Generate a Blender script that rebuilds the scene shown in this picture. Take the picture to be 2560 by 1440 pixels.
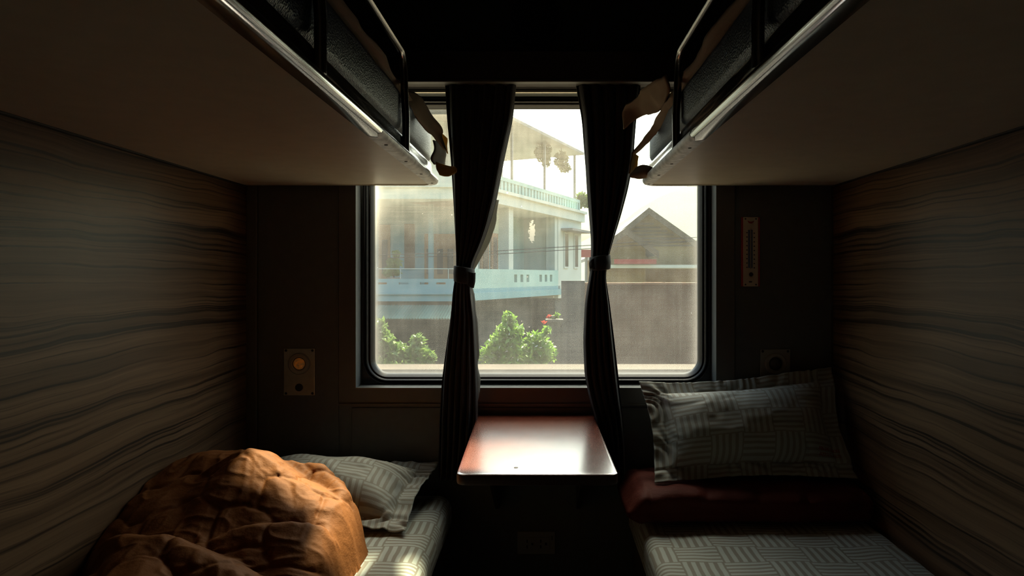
import bpy, bmesh, math, random
import numpy as np
from mathutils import Vector

# ------------------------------------------------------------------ clear
for o in list(bpy.data.objects):
    bpy.data.objects.remove(o, do_unlink=True)
SC = bpy.context.scene
COL = SC.collection
rng = random.Random(7)
R = math.radians

# ------------------------------------------------------------------ camera
EYE = 1.20            # eye height above the compartment floor
F = 1655.0            # focal length in pixels of the 2560 px wide frame
CX, CY = 1360.0, 690.0
cam = bpy.data.cameras.new('camera')
cam.sensor_width = 36.0
cam.lens = 36.0 * F / 2560.0
cam.shift_x = -(CX - 1280.0) / 2560.0
cam.shift_y = (CY - 720.0) / 2560.0
cam.clip_start = 0.02
cam.clip_end = 2000
cam_o = bpy.data.objects.new('camera', cam)
cam_o.location = (0, 0, EYE)
cam_o.rotation_euler = (R(90), 0, 0)
COL.objects.link(cam_o)
SC.camera = cam_o

# ------------------------------------------------------------------ world and sun
SUN_DIR = Vector((0.28, 1.0, 1.42)).normalized()      # towards the sun, beyond the window to the right
elev = math.asin(SUN_DIR.z)
azim = math.atan2(SUN_DIR.x, SUN_DIR.y)
W = bpy.data.worlds.new('sky'); SC.world = W
W.use_nodes = True
wn = W.node_tree.nodes; wl = W.node_tree.links
wn.clear()
wo = wn.new('ShaderNodeOutputWorld'); wb = wn.new('ShaderNodeBackground')
sky = wn.new('ShaderNodeTexSky')
sky.sky_type = 'NISHITA'
sky.sun_disc = False
sky.sun_elevation = elev
sky.sun_rotation = azim
sky.air_density = 1.6
sky.dust_density = 6.0
sky.ozone_density = 1.0
wb.inputs['Strength'].default_value = 0.70
wl.new(sky.outputs[0], wb.inputs[0]); wl.new(wb.outputs[0], wo.inputs[0])

sun = bpy.data.lights.new('sun', 'SUN')
sun.energy = 34.0
sun.angle = R(2.2)
sun.color = (1.0, 0.83, 0.58)
sun_o = bpy.data.objects.new('sun', sun)
sun_o.rotation_euler = SUN_DIR.to_track_quat('Z', 'Y').to_euler()
sun_o.location = (6, 6, 8)
COL.objects.link(sun_o)

SC.view_settings.view_transform = 'Standard'
SC.view_settings.look = 'None'
SC.view_settings.gamma = 1.0
SC.view_settings.use_curve_mapping = False
SC.view_settings.exposure = -0.45
try:
    SC.cycles.max_bounces = 10
    SC.cycles.diffuse_bounces = 5
    SC.cycles.glossy_bounces = 4
    SC.cycles.transparent_max_bounces = 12
    SC.cycles.sample_clamp_indirect = 6.0
    SC.cycles.caustics_reflective = False
    SC.cycles.caustics_refractive = False
except Exception:
    pass

def P(px, py, Y):
    """the point of the place that lies at depth Y behind a pixel of the photograph"""
    return ((px - CX) / F * Y, Y, EYE - (py - CY) / F * Y)
def X(px, Y): return (px - CX) / F * Y
def Z(py, Y): return EYE - (py - CY) / F * Y

# ------------------------------------------------------------------ numpy noise
def _hash(i, j, k, seed):
    n = (i * 374761393 + j * 668265263 + k * 2147483647 + seed * 974634777) & 0xffffffff
    n = ((n ^ (n >> 13)) * 1274126177) & 0xffffffff
    n = (n ^ (n >> 16)) & 0xffff
    return n / 65535.0
def vnoise(p, seed=0):
    p = np.asarray(p, dtype=float)
    i = np.floor(p).astype(np.int64); f = p - i
    f = f * f * f * (f * (f * 6 - 15) + 10)
    r = 0
    for a in (0, 1):
        for b in (0, 1):
            for c in (0, 1):
                w = (f[..., 0] if a else 1 - f[..., 0]) * (f[..., 1] if b else 1 - f[..., 1]) * (f[..., 2] if c else 1 - f[..., 2])
                r = r + w * _hash(i[..., 0] + a, i[..., 1] + b, i[..., 2] + c, seed)
    return r * 2 - 1
def fbm(p, seed=0, octs=3):
    p = np.asarray(p, dtype=float); r = 0; a = 1.0
    for o in range(octs):
        r = r + a * vnoise(p * (2 ** o), seed + o * 17); a *= 0.5
    return r

# ------------------------------------------------------------------ object helpers
def tag(o, label=None, cat=None, group=None, kind=None):
    if label: o['label'] = label
    if cat: o['category'] = cat
    if group: o['group'] = group
    if kind: o['kind'] = kind
    return o
def thing(name, loc, label, cat, group=None, kind=None):
    o = bpy.data.objects.new(name, None)
    o.empty_display_size = 0.05
    o.location = loc
    COL.objects.link(o)
    return tag(o, label, cat, group, kind)
def world_loc(o):
    v = Vector(o.location)
    while o.parent:
        o = o.parent; v += Vector(o.location)
    return v
def mesh(name, verts, faces, mat, parent=None, smooth=False, uv=None, recenter=True, mats=None, fmat=None):
    """verts in world coordinates; linked as ONE mesh object, its origin at its own base"""
    V = np.asarray(verts, dtype=float).reshape(-1, 3)
    if recenter:
        lo, hi = V.min(0), V.max(0)
        org = Vector(((lo[0] + hi[0]) / 2, (lo[1] + hi[1]) / 2, lo[2]))
    else:
        org = Vector((0, 0, 0))
    me = bpy.data.meshes.new(name)
    me.from_pydata((V - np.array(org)).tolist(), [], [tuple(int(i) for i in f) for f in faces])
    for m in (mats or [mat]):
        me.materials.append(m)
    if fmat is not None:
        me.polygons.foreach_set('material_index', np.asarray(fmat, dtype=np.int32))
    if smooth:
        me.polygons.foreach_set('use_smooth', [True] * len(me.polygons))
    if uv is not None:
        ul = me.uv_layers.new(name='UVMap')
        U = np.asarray(uv, dtype=np.float32)
        li = np.zeros(len(me.loops), dtype=np.int32); me.loops.foreach_get('vertex_index', li)
        ul.data.foreach_set('uv', U[li].reshape(-1))
    me.update()
    o = bpy.data.objects.new(name, me)
    COL.objects.link(o)
    if parent is not None:
        o.parent = parent
        o.location = org - world_loc(parent)
    else:
        o.location = org
    return o
def fix_normals(o):
    bm = bmesh.new(); bm.from_mesh(o.data)
    bmesh.ops.recalc_face_normals(bm, faces=bm.faces)
    bm.to_mesh(o.data); bm.free(); return o
def auto_smooth(o, ang=40):
    me = o.data
    me.polygons.foreach_set('use_smooth', [True] * len(me.polygons))
    bm = bmesh.new(); bm.from_mesh(me)
    for e in bm.edges:
        if len(e.link_faces) == 2 and e.calc_face_angle(0) > R(ang): e.smooth = False
    bm.to_mesh(me); bm.free(); return o

class MB:
    """collects shapes that make up ONE part"""
    def __init__(s): s.v = []; s.f = []
    def add(s, v, f):
        n = len(s.v); s.v += [tuple(map(float, p)) for p in v]; s.f += [tuple(i + n for i in q) for q in f]; return s
    def box(s, x0, x1, y0, y1, z0, z1, bev=0.0, seg=2):
        if bev <= 0:
            v = [(x, y, z) for z in (z0, z1) for y in (y0, y1) for x in (x0, x1)]
            return s.add(v, [(0, 2, 3, 1), (4, 5, 7, 6), (0, 1, 5, 4), (2, 6, 7, 3), (0, 4, 6, 2), (1, 3, 7, 5)])
        bm = bmesh.new(); bmesh.ops.create_cube(bm, size=1)
        for v in bm.verts:
            v.co = Vector(((x0 + x1) / 2 + v.co.x * (x1 - x0), (y0 + y1) / 2 + v.co.y * (y1 - y0), (z0 + z1) / 2 + v.co.z * (z1 - z0)))
        bmesh.ops.bevel(bm, geom=list(bm.edges), offset=bev, segments=seg, profile=0.5, affect='EDGES')
        bm.verts.index_update()
        s.add([v.co for v in bm.verts], [[v.index for v in f.verts] for f in bm.faces]); bm.free(); return s
    def obox(s, c, ax, ay, az):
        """box from a corner and three edge vectors"""
        c, ax, ay, az = map(Vector, (c, ax, ay, az))
        v = [c + ax * i + ay * j + az * k for k in (0, 1) for j in (0, 1) for i in (0, 1)]
        return s.add(v, [(0, 2, 3, 1), (4, 5, 7, 6), (0, 1, 5, 4), (2, 6, 7, 3), (0, 4, 6, 2), (1, 3, 7, 5)])
    def tube(s, pts, r, n=10, caps=True):
        pts = [Vector(p) for p in pts]; m = len(pts)
        rs = r if hasattr(r, '__len__') else [r] * m
        t0 = (pts[1] - pts[0]).normalized()
        up = Vector((0, 0, 1)) if abs(t0.z) < 0.9 else Vector((1, 0, 0))
        nrm = t0.cross(up).normalized(); v = []; f = []
        for i in range(m):
            t = (pts[min(i + 1, m - 1)] - pts[max(i - 1, 0)]).normalized()
            nrm = (nrm - t * nrm.dot(t)).normalized(); b = t.cross(nrm)
            for k in range(n):
                a = 2 * math.pi * k / n
                v.append(pts[i] + (nrm * math.cos(a) + b * math.sin(a)) * rs[i])
        for i in range(m - 1):
            for k in range(n):
                k2 = (k + 1) % n
                f.append((i * n + k, i * n + k2, (i + 1) * n + k2, (i + 1) * n + k))
        if caps: f.append(tuple(range(n - 1, -1, -1))); f.append(tuple((m - 1) * n + k for k in range(n)))
        return s.add(v, f)
    def lathe(s, c, axis, prof, n=32):
        """profile list of (distance along axis, radius) around the line through c"""
        c = Vector(c); ax = Vector(axis).normalized()
        u = ax.orthogonal().normalized(); w = ax.cross(u); v = []; f = []
        for (d, r) in prof:
            for k in range(n):
                a = 2 * math.pi * k / n
                v.append(c + ax * d + (u * math.cos(a) + w * math.sin(a)) * max(r, 1e-5))
        for i in range(len(prof) - 1):
            for k in range(n):
                k2 = (k + 1) % n
                f.append((i * n + k, i * n + k2, (i + 1) * n + k2, (i + 1) * n + k))
        return s.add(v, f)
    def prism(s, pts, vec):
        """closed polygon pushed along vec"""
        n = len(pts); vec = Vector(vec)
        v = [Vector(p) for p in pts] + [Vector(p) + vec for p in pts]
        f = [tuple(range(n - 1, -1, -1)), tuple(range(n, 2 * n))] + [(i, (i + 1) % n, n + (i + 1) % n, n + i) for i in range(n)]
        return s.add(v, f)
    def loops(s, ls, close=True):
        """skin over a list of equally long closed loops"""
        n = len(ls[0]); v = []; f = []
        for l in ls: v += list(l)
        for i in range(len(ls) - 1):
            for k in range(n if close else n - 1):
                k2 = (k + 1) % n
                f.append((i * n + k, i * n + k2, (i + 1) * n + k2, (i + 1) * n + k))
        return s.add(v, f)
    def build(s, name, mat, parent=None, smooth=False, ang=40, normals=True):
        o = mesh(name, s.v, s.f, mat, parent)
        if normals: fix_normals(o)
        if smooth: auto_smooth(o, ang)
        return o
def grid_faces(nu, nv, closed_u=False):
    f = []
    for i in range(nu if closed_u else nu - 1):
        i2 = (i + 1) % nu
        for j in range(nv - 1):
            f.append((i * nv + j, i2 * nv + j, i2 * nv + j + 1, i * nv + j + 1))
    return f
def solidify(o, t, offset=0.0):
    m = o.modifiers.new('thickness', 'SOLIDIFY'); m.thickness = t; m.offset = offset; return o
def rrect(x0, x1, z0, z1, r, y, n=10):
    pts = []
    for (cx, cz, a0) in ((x1 - r, z1 - r, 0), (x0 + r, z1 - r, 90), (x0 + r, z0 + r, 180), (x1 - r, z0 + r, 270)):
        for k in range(n + 1):
            a = R(a0 + 90 * k / n)
            pts.append((cx + r * math.cos(a), y, cz + r * math.sin(a)))
    return pts

# ------------------------------------------------------------------ material helpers
def nmat(name):
    m = bpy.data.materials.new(name); m.use_nodes = True
    nt = m.node_tree; b = nt.nodes['Principled BSDF']
    return m, nt, b
def N(nt, t, **kw):
    n = nt.nodes.new(t)
    for k, v in kw.items():
        if k in n.inputs: n.inputs[k].default_value = v
        else: setattr(n, k, v)
    return n
def ramp(nt, fac, stops, interp='LINEAR'):
    r = nt.nodes.new('ShaderNodeValToRGB'); r.color_ramp.interpolation = interp
    e = r.color_ramp.elements
    while len(e) > 1: e.remove(e[-1])
    e[0].position, e[0].color = stops[0][0], (*stops[0][1], 1)
    for p, c in stops[1:]:
        x = e.new(p); x.color = (*c, 1)
    if fac is not None: nt.links.new(fac, r.inputs[0])
    return r.outputs[0]
def coords(nt, out='Object', scale=(1, 1, 1), rot=(0, 0, 0), loc=(0, 0, 0)):
    tc = nt.nodes.new('ShaderNodeTexCoord'); mp = nt.nodes.new('ShaderNodeMapping')
    mp.inputs['Scale'].default_value = scale; mp.inputs['Rotation'].default_value = rot; mp.inputs['Location'].default_value = loc
    nt.links.new(tc.outputs[out], mp.inputs[0]); return mp.outputs[0]
def noise(nt, vec, scale, detail=3, rough=0.55, dist=0.0):
    n = N(nt, 'ShaderNodeTexNoise', Scale=scale, Detail=detail, Roughness=rough, Distortion=dist)
    nt.links.new(vec, n.inputs['Vector']); return n.outputs['Fac']
def math_(nt, op, a, b=None, c=None, clamp=False):
    m = nt.nodes.new('ShaderNodeMath'); m.operation = op; m.use_clamp = clamp
    for i, x in enumerate((a, b, c)):
        if x is None: continue
        if isinstance(x, (int, float)): m.inputs[i].default_value = x
        else: nt.links.new(x, m.inputs[i])
    return m.outputs[0]
def bump(nt, b, h, strength=0.3, dist=0.01):
    bp = N(nt, 'ShaderNodeBump', Strength=strength, Distance=dist)
    nt.links.new(h, bp.inputs['Height']); nt.links.new(bp.outputs[0], b.inputs['Normal'])
def mixc(nt, fac, a, b):
    m = nt.nodes.new('ShaderNodeMix'); m.data_type = 'RGBA'
    for s, x in ((0, fac), (6, a), (7, b)):
        if isinstance(x, (int, float)): m.inputs[s].default_value = x
        elif isinstance(x, tuple): m.inputs[s].default_value = (*x, 1)
        else: nt.links.new(x, m.inputs[s])
    return m.outputs[2]
def simple(name, col, rough=0.6, metal=0.0, var=0.12, scale=8.0, bmp=0.0, bscale=60.0, spec=0.5, coat=0.0):
    m, nt, b = nmat(name)
    v = coords(nt)
    f = noise(nt, v, scale, 4)
    lo = tuple(max(0, c * (1 - var)) for c in col); hi = tuple(min(1, c * (1 + var)) for c in col)
    nt.links.new(ramp(nt, f, [(0.3, lo), (0.7, hi)]), b.inputs['Base Color'])
    b.inputs['Roughness'].default_value = rough; b.inputs['Metallic'].default_value = metal
    b.inputs['Specular IOR Level'].default_value = spec
    b.inputs['Coat Weight'].default_value = coat
    if bmp: bump(nt, b, noise(nt, v, bscale, 3), bmp, 0.004)
    return m

# --- wood-print laminate of the partition walls: long wavy grain lines
def wood_wall(name):
    m, nt, b = nmat(name)
    tc = nt.nodes.new('ShaderNodeTexCoord'); sp = nt.nodes.new('ShaderNodeSeparateXYZ')
    nt.links.new(tc.outputs['Object'], sp.inputs[0])
    y, z = sp.outputs[1], sp.outputs[2]
    def vec(sy, sz, off=0.0):
        c = nt.nodes.new('ShaderNodeCombineXYZ')
        nt.links.new(math_(nt, 'MULTIPLY', y, sy), c.inputs[0]); nt.links.new(math_(nt, 'MULTIPLY', z, sz), c.inputs[1])
        c.inputs[2].default_value = off; return c.outputs[0]
    warp = noise(nt, vec(0.9, 1.8), 1.0, 3, 0.5)
    warp2 = noise(nt, vec(5.0, 7.0, 3.1), 1.0, 2, 0.5)
    zz = math_(nt, 'ADD', z, math_(nt, 'ADD', math_(nt, 'MULTIPLY', warp, 0.11), math_(nt, 'MULTIPLY', warp2, 0.012)))
    def lines(freq, sy, off):
        c = nt.nodes.new('ShaderNodeCombineXYZ')
        nt.links.new(math_(nt, 'MULTIPLY', y, sy), c.inputs[0]); nt.links.new(math_(nt, 'MULTIPLY', zz, freq), c.inputs[1]); c.inputs[2].default_value = off
        return noise(nt, c.outputs[0], 1.0, 4, 0.6)
    a = lines(24.0, 0.5, 0.0); c2 = lines(95.0, 0.7, 7.7); d = lines(260.0, 2.0, 4.4)
    base = ramp(nt, a, [(0.30, (0.075, 0.042, 0.022)), (0.45, (0.145, 0.084, 0.044)), (0.60, (0.215, 0.130, 0.072)), (0.75, (0.105, 0.062, 0.034))])
    dark = ramp(nt, c2, [(0.37, (0.20, 0.19, 0.18)), (0.47, (1, 1, 1))])
    fine = ramp(nt, d, [(0.2, (0.80, 0.80, 0.80)), (0.75, (1.06, 1.06, 1.06))])
    mm = nt.nodes.new('ShaderNodeMix'); mm.data_type = 'RGBA'; mm.blend_type = 'MULTIPLY'; mm.inputs[0].default_value = 1
    nt.links.new(base, mm.inputs[6]); nt.links.new(dark, mm.inputs[7])
    m2 = nt.nodes.new('ShaderNodeMix'); m2.data_type = 'RGBA'; m2.blend_type = 'MULTIPLY'; m2.inputs[0].default_value = 1
    nt.links.new(mm.outputs[2], m2.inputs[6]); nt.links.new(fine, m2.inputs[7])
    nt.links.new(m2.outputs[2], b.inputs['Base Color'])
    b.inputs['Roughness'].default_value = 0.40
    b.inputs['Specular IOR Level'].default_value = 0.32
    bump(nt, b, c2, 0.06, 0.002)
    return m

# --- woven bed linen: basket of striped blocks, light stripes on taupe
def linen(name, cu=0.107, cv=0.090, stripes=5.0, c1=(0.27, 0.25, 0.20), c2=(0.47, 0.52, 0.485), stamp=None):
    m, nt, b = nmat(name)
    tc = nt.nodes.new('ShaderNodeTexCoord'); sp = nt.nodes.new('ShaderNodeSeparateXYZ')
    nt.links.new(tc.outputs['UV'], sp.inputs[0])
    n = noise(nt, tc.outputs['UV'], 9.0, 2)
    wob = math_(nt, 'MULTIPLY', math_(nt, 'SUBTRACT', n, 0.5), 0.010)
    u = math_(nt, 'DIVIDE', math_(nt, 'ADD', sp.outputs[0], wob), cu); v = math_(nt, 'DIVIDE', math_(nt, 'ADD', sp.outputs[1], wob), cv)
    par = math_(nt, 'MODULO', math_(nt, 'ABSOLUTE', math_(nt, 'ADD', math_(nt, 'FLOOR', u), math_(nt, 'FLOOR', v))), 2.0)
    fu = math_(nt, 'FRACT', u); fv = math_(nt, 'FRACT', v)
    def band(fr):
        w = math_(nt, 'FRACT', math_(nt, 'MULTIPLY', fr, stripes))
        d = math_(nt, 'ABSOLUTE', math_(nt, 'SUBTRACT', w, 0.5))
        return math_(nt, 'SUBTRACT', 1.0, math_(nt, 'MULTIPLY', math_(nt, 'SUBTRACT', d, 0.22), 12.0, clamp=False), clamp=True)
    su, sv = band(fu), band(fv)
    s = math_(nt, 'ADD', math_(nt, 'MULTIPLY', su, par), math_(nt, 'MULTIPLY', sv, math_(nt, 'SUBTRACT', 1.0, par)), clamp=True)
    col = mixc(nt, s, c1, c2)
    if stamp:                                # faded red laundry stamp, two worn lines
        su_, sv_, hu, hv = stamp
        bu = math_(nt, 'LESS_THAN', math_(nt, 'ABSOLUTE', math_(nt, 'SUBTRACT', sp.outputs[0], su_)), hu)
        ln = math_(nt, 'ABSOLUTE', math_(nt, 'SUBTRACT', math_(nt, 'ABSOLUTE', math_(nt, 'SUBTRACT', sp.outputs[1], sv_)), hv * 0.55))
        bv = math_(nt, 'LESS_THAN', ln, hv * 0.38)
        mp = N(nt, 'ShaderNodeMapping'); mp.inputs['Scale'].default_value = (1.6, 0.7, 1); nt.links.new(tc.outputs['UV'], mp.inputs[0])
        wr = math_(nt, 'GREATER_THAN', noise(nt, mp.outputs[0], 170.0, 1), 0.47)
        col = mixc(nt, math_(nt, 'MULTIPLY', math_(nt, 'MULTIPLY', bu, bv), math_(nt, 'MULTIPLY', wr, 0.75)), col, (0.30, 0.035, 0.02))
    nt.links.new(col, b.inputs['Base Color'])
    b.inputs['Roughness'].default_value = 0.75
    b.inputs['Sheen Weight'].default_value = 0.15
    w = noise(nt, tc.outputs['UV'], 420.0, 2)
    bump(nt, b, w, 0.25, 0.002)
    return m

# --- quilt fabric
def quilt_mat(name, c1, c2):
    m, nt, b = nmat(name)
    v = coords(nt)
    f = noise(nt, v, 6.0, 4)
    nt.links.new(ramp(nt, f, [(0.3, c1), (0.7, c2)]), b.inputs['Base Color'])
    b.inputs['Roughness'].default_value = 0.72
    b.inputs['Specular IOR Level'].default_value = 0.2
    wv = noise(nt, v, 700.0, 2)
    wr = noise(nt, coords(nt, scale=(1, 1, 1.4)), 45.0, 3, 0.6)
    bump(nt, b, math_(nt, 'ADD', math_(nt, 'MULTIPLY', wr, 1.0), math_(nt, 'MULTIPLY', wv, 0.12)), 0.35, 0.006)
    return m

# --- dusty pane: clear glass with dust that catches the sun
def dusty_glass(name):
    m = bpy.data.materials.new(name); m.use_nodes = True
    nt = m.node_tree; nt.nodes.clear()
    out = nt.nodes.new('ShaderNodeOutputMaterial')
    tr = N(nt, 'ShaderNodeBsdfTransparent', Color=(0.84, 0.93, 0.885, 1))
    tl = N(nt, 'ShaderNodeBsdfTranslucent', Color=(0.92, 0.93, 0.80, 1))
    tc = nt.nodes.new('ShaderNodeTexCoord'); uv = tc.outputs['UV']
    sp = nt.nodes.new('ShaderNodeSeparateXYZ'); nt.links.new(uv, sp.inputs[0])
    big = noise(nt, uv, 2.2, 3, 0.6)
    mid = noise(nt, uv, 14.0, 4, 0.65)
    def st(sx, sy, sc, d=2):
        mp = N(nt, 'ShaderNodeMapping'); mp.inputs['Scale'].default_value = (sx, sy, 1); nt.links.new(uv, mp.inputs[0])
        return noise(nt, mp.outputs[0], sc, d, 0.6)
    hor = st(1.0, 60.0, 4.0); ver = st(45.0, 0.7, 2.0)
    grain = noise(nt, uv, 300.0, 1)
    base = math_(nt, 'ADD', math_(nt, 'MULTIPLY', big, 0.16), math_(nt, 'MULTIPLY', mid, 0.10))
    base = math_(nt, 'ADD', base, math_(nt, 'MULTIPLY', hor, 0.07))
    base = math_(nt, 'ADD', base, math_(nt, 'MULTIPLY', ver, 0.07))
    base = math_(nt, 'ADD', base, math_(nt, 'MULTIPLY', grain, 0.004))
    base = math_(nt, 'SUBTRACT', base, 0.098)
    # specks
    vo = N(nt, 'ShaderNodeTexVoronoi', Scale=42.0); nt.links.new(uv, vo.inputs['Vector'])
    wn_ = N(nt, 'ShaderNodeTexWhiteNoise'); nt.links.new(vo.outputs['Position'], wn_.inputs['Vector'])
    rad = math_(nt, 'MULTIPLY', math_(nt, 'POWER', wn_.outputs['Value'], 9.0), 0.13)
    spk = math_(nt, 'MULTIPLY', math_(nt, 'LESS_THAN', vo.outputs['Distance'], rad), 0.30)
    # grime along the rubber
    W2, H2 = 0.5425, 0.4465
    du = math_(nt, 'SUBTRACT', W2, math_(nt, 'ABSOLUTE', math_(nt, 'SUBTRACT', sp.outputs[0], W2)))
    dv = math_(nt, 'SUBTRACT', H2, math_(nt, 'ABSOLUTE', math_(nt, 'SUBTRACT', sp.outputs[1], H2)))
    dd = math_(nt, 'MINIMUM', du, dv)
    edge = math_(nt, 'MULTIPLY', math_(nt, 'POWER', 2.718, math_(nt, 'MULTIPLY', dd, -75.0)), 0.32)
    # dried splash in the middle of the pane
    dx = math_(nt, 'DIVIDE', math_(nt, 'SUBTRACT', sp.outputs[0], 0.527), 0.012); dy = math_(nt, 'DIVIDE', math_(nt, 'SUBTRACT', sp.outputs[1], 0.475), 0.040)
    rr = math_(nt, 'SQRT', math_(nt, 'ADD', math_(nt, 'MULTIPLY', dx, dx), math_(nt, 'MULTIPLY', dy, dy)))
    spl = math_(nt, 'MULTIPLY', math_(nt, 'LESS_THAN', rr, math_(nt, 'MULTIPLY', noise(nt, uv, 120.0, 3), 1.7)), 0.22)
    fac = math_(nt, 'ADD', math_(nt, 'MAXIMUM', base, 0.02), math_(nt, 'ADD', spk, math_(nt, 'ADD', edge, spl)), clamp=True)
    mx = nt.nodes.new('ShaderNodeMixShader')
    nt.links.new(fac, mx.inputs[0]); nt.links.new(tr.outputs[0], mx.inputs[1]); nt.links.new(tl.outputs[0], mx.inputs[2])
    nt.links.new(mx.outputs[0], out.inputs[0])
    return m
def clear_glass(name):
    m = bpy.data.materials.new(name); m.use_nodes = True
    nt = m.node_tree; nt.nodes.clear()
    out = nt.nodes.new('ShaderNodeOutputMaterial')
    tr = N(nt, 'ShaderNodeBsdfTransparent', Color=(0.97, 0.985, 0.975, 1)); gl = N(nt, 'ShaderNodeBsdfGlossy', Roughness=0.03)
    lw = N(nt, 'ShaderNodeFresnel', IOR=1.45); mx = nt.nodes.new('ShaderNodeMixShader')
    nt.links.new(lw.outputs[0], mx.inputs[0]); nt.links.new(tr.outputs[0], mx.inputs[1]); nt.links.new(gl.outputs[0], mx.inputs[2])
    nt.links.new(mx.outputs[0], out.inputs[0]); return m

# --- curtain cloth: fine ribs
def curtain_mat(name, col, ribs=160.0, transl=0.02):
    m, nt, b = nmat(name)
    tc = nt.nodes.new('ShaderNodeTexCoord'); sp = nt.nodes.new('ShaderNodeSeparateXYZ'); nt.links.new(tc.outputs['UV'], sp.inputs[0])
    w = math_(nt, 'SINE', math_(nt, 'MULTIPLY', sp.outputs[0], ribs * 6.283))
    nt.links.new(ramp(nt, math_(nt, 'MULTIPLY_ADD', w, 0.5, 0.5), [(0.0, tuple(c * 0.55 for c in col)), (1.0, col)]), b.inputs['Base Color'])
    b.inputs['Roughness'].default_value = 0.8
    b.inputs['Sheen Weight'].default_value = 0.1
    bump(nt, b, w, 0.5, 0.002)
    if transl:
        tl = N(nt, 'ShaderNodeBsdfTranslucent', Color=(*col, 1)); mx = nt.nodes.new('ShaderNodeMixShader'); mx.inputs[0].default_value = transl
        nt.links.new(b.outputs[0], mx.inputs[1]); nt.links.new(tl.outputs[0], mx.inputs[2])
        nt.links.new(mx.outputs[0], nt.nodes['Material Output'].inputs[0])
    return m
def thin_cloth(name, col, transl=0.4, wv=500.0):
    m, nt, b = nmat(name)
    v = coords(nt); f = noise(nt, v, 7.0, 3)
    c = ramp(nt, f, [(0.3, tuple(x * 0.85 for x in col)), (0.7, col)])
    nt.links.new(c, b.inputs['Base Color']); b.inputs['Roughness'].default_value = 0.85
    bump(nt, b, noise(nt, v, wv, 2), 0.3, 0.002)
    tl = nt.nodes.new('ShaderNodeBsdfTranslucent'); nt.links.new(c, tl.inputs[0])
    mx = nt.nodes.new('ShaderNodeMixShader'); mx.inputs[0].default_value = transl
    nt.links.new(b.outputs[0], mx.inputs[1]); nt.links.new(tl.outputs[0], mx.inputs[2])
    nt.links.new(mx.outputs[0], nt.nodes['Material Output'].inputs[0])
    return m

# --- lacquered red-brown table top with scratches
def lacquer(name):
    m, nt, b = nmat(name)
    v = coords(nt, scale=(9, 1.0, 1))
    g = noise(nt, v, 4.0, 4, 0.6, 0.4)
    sc = noise(nt, coords(nt), 14.0, 3, 0.6)
    c = ramp(nt, g, [(0.3, (0.17, 0.026, 0.008)), (0.55, (0.21, 0.034, 0.010)), (0.75, (0.25, 0.044, 0.013))])
    nt.links.new(c, b.inputs['Base Color'])
    nt.links.new(ramp(nt, sc, [(0.35, (0.22, 0.22, 0.22)), (0.75, (0.26, 0.26, 0.26))]), b.inputs['Roughness'])
    b.inputs['Specular IOR Level'].default_value = 1.0
    b.inputs['Coat Weight'].default_value = 1.0; b.inputs['Coat Roughness'].default_value = 0.24; b.inputs['Coat IOR'].default_value = 2.4; b.inputs['IOR'].default_value = 1.6
    return m
def vinyl(name, col):
    m, nt, b = nmat(name)
    v = coords(nt); vo = N(nt, 'ShaderNodeTexVoronoi', Scale=260.0); nt.links.new(v, vo.inputs['Vector'])
    nt.links.new(ramp(nt, noise(nt, v, 5.0), [(0.3, tuple(c * 0.8 for c in col)), (0.7, col)]), b.inputs['Base Color'])
    b.inputs['Roughness'].default_value = 0.38
    b.inputs['Specular IOR Level'].default_value = 0.6
    bump(nt, b, vo.outputs['Distance'], 0.35, 0.003); return m
def leaf_mat(name, c1, c2, transl=0.35):
    m, nt, b = nmat(name)
    oi = nt.nodes.new('ShaderNodeNewGeometry')
    c = ramp(nt, oi.outputs['Random Per Island'], [(0.0, c1), (1.0, c2)])
    nt.links.new(c, b.inputs['Base Color']); b.inputs['Roughness'].default_value = 0.5
    tl = nt.nodes.new('ShaderNodeBsdfTranslucent'); nt.links.new(c, tl.inputs[0])
    mx = nt.nodes.new('ShaderNodeMixShader'); mx.inputs[0].default_value = transl
    nt.links.new(b.outputs[0], mx.inputs[1]); nt.links.new(tl.outputs[0], mx.inputs[2])
    nt.links.new(mx.outputs[0], nt.nodes['Material Output'].inputs[0]); return m

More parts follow.
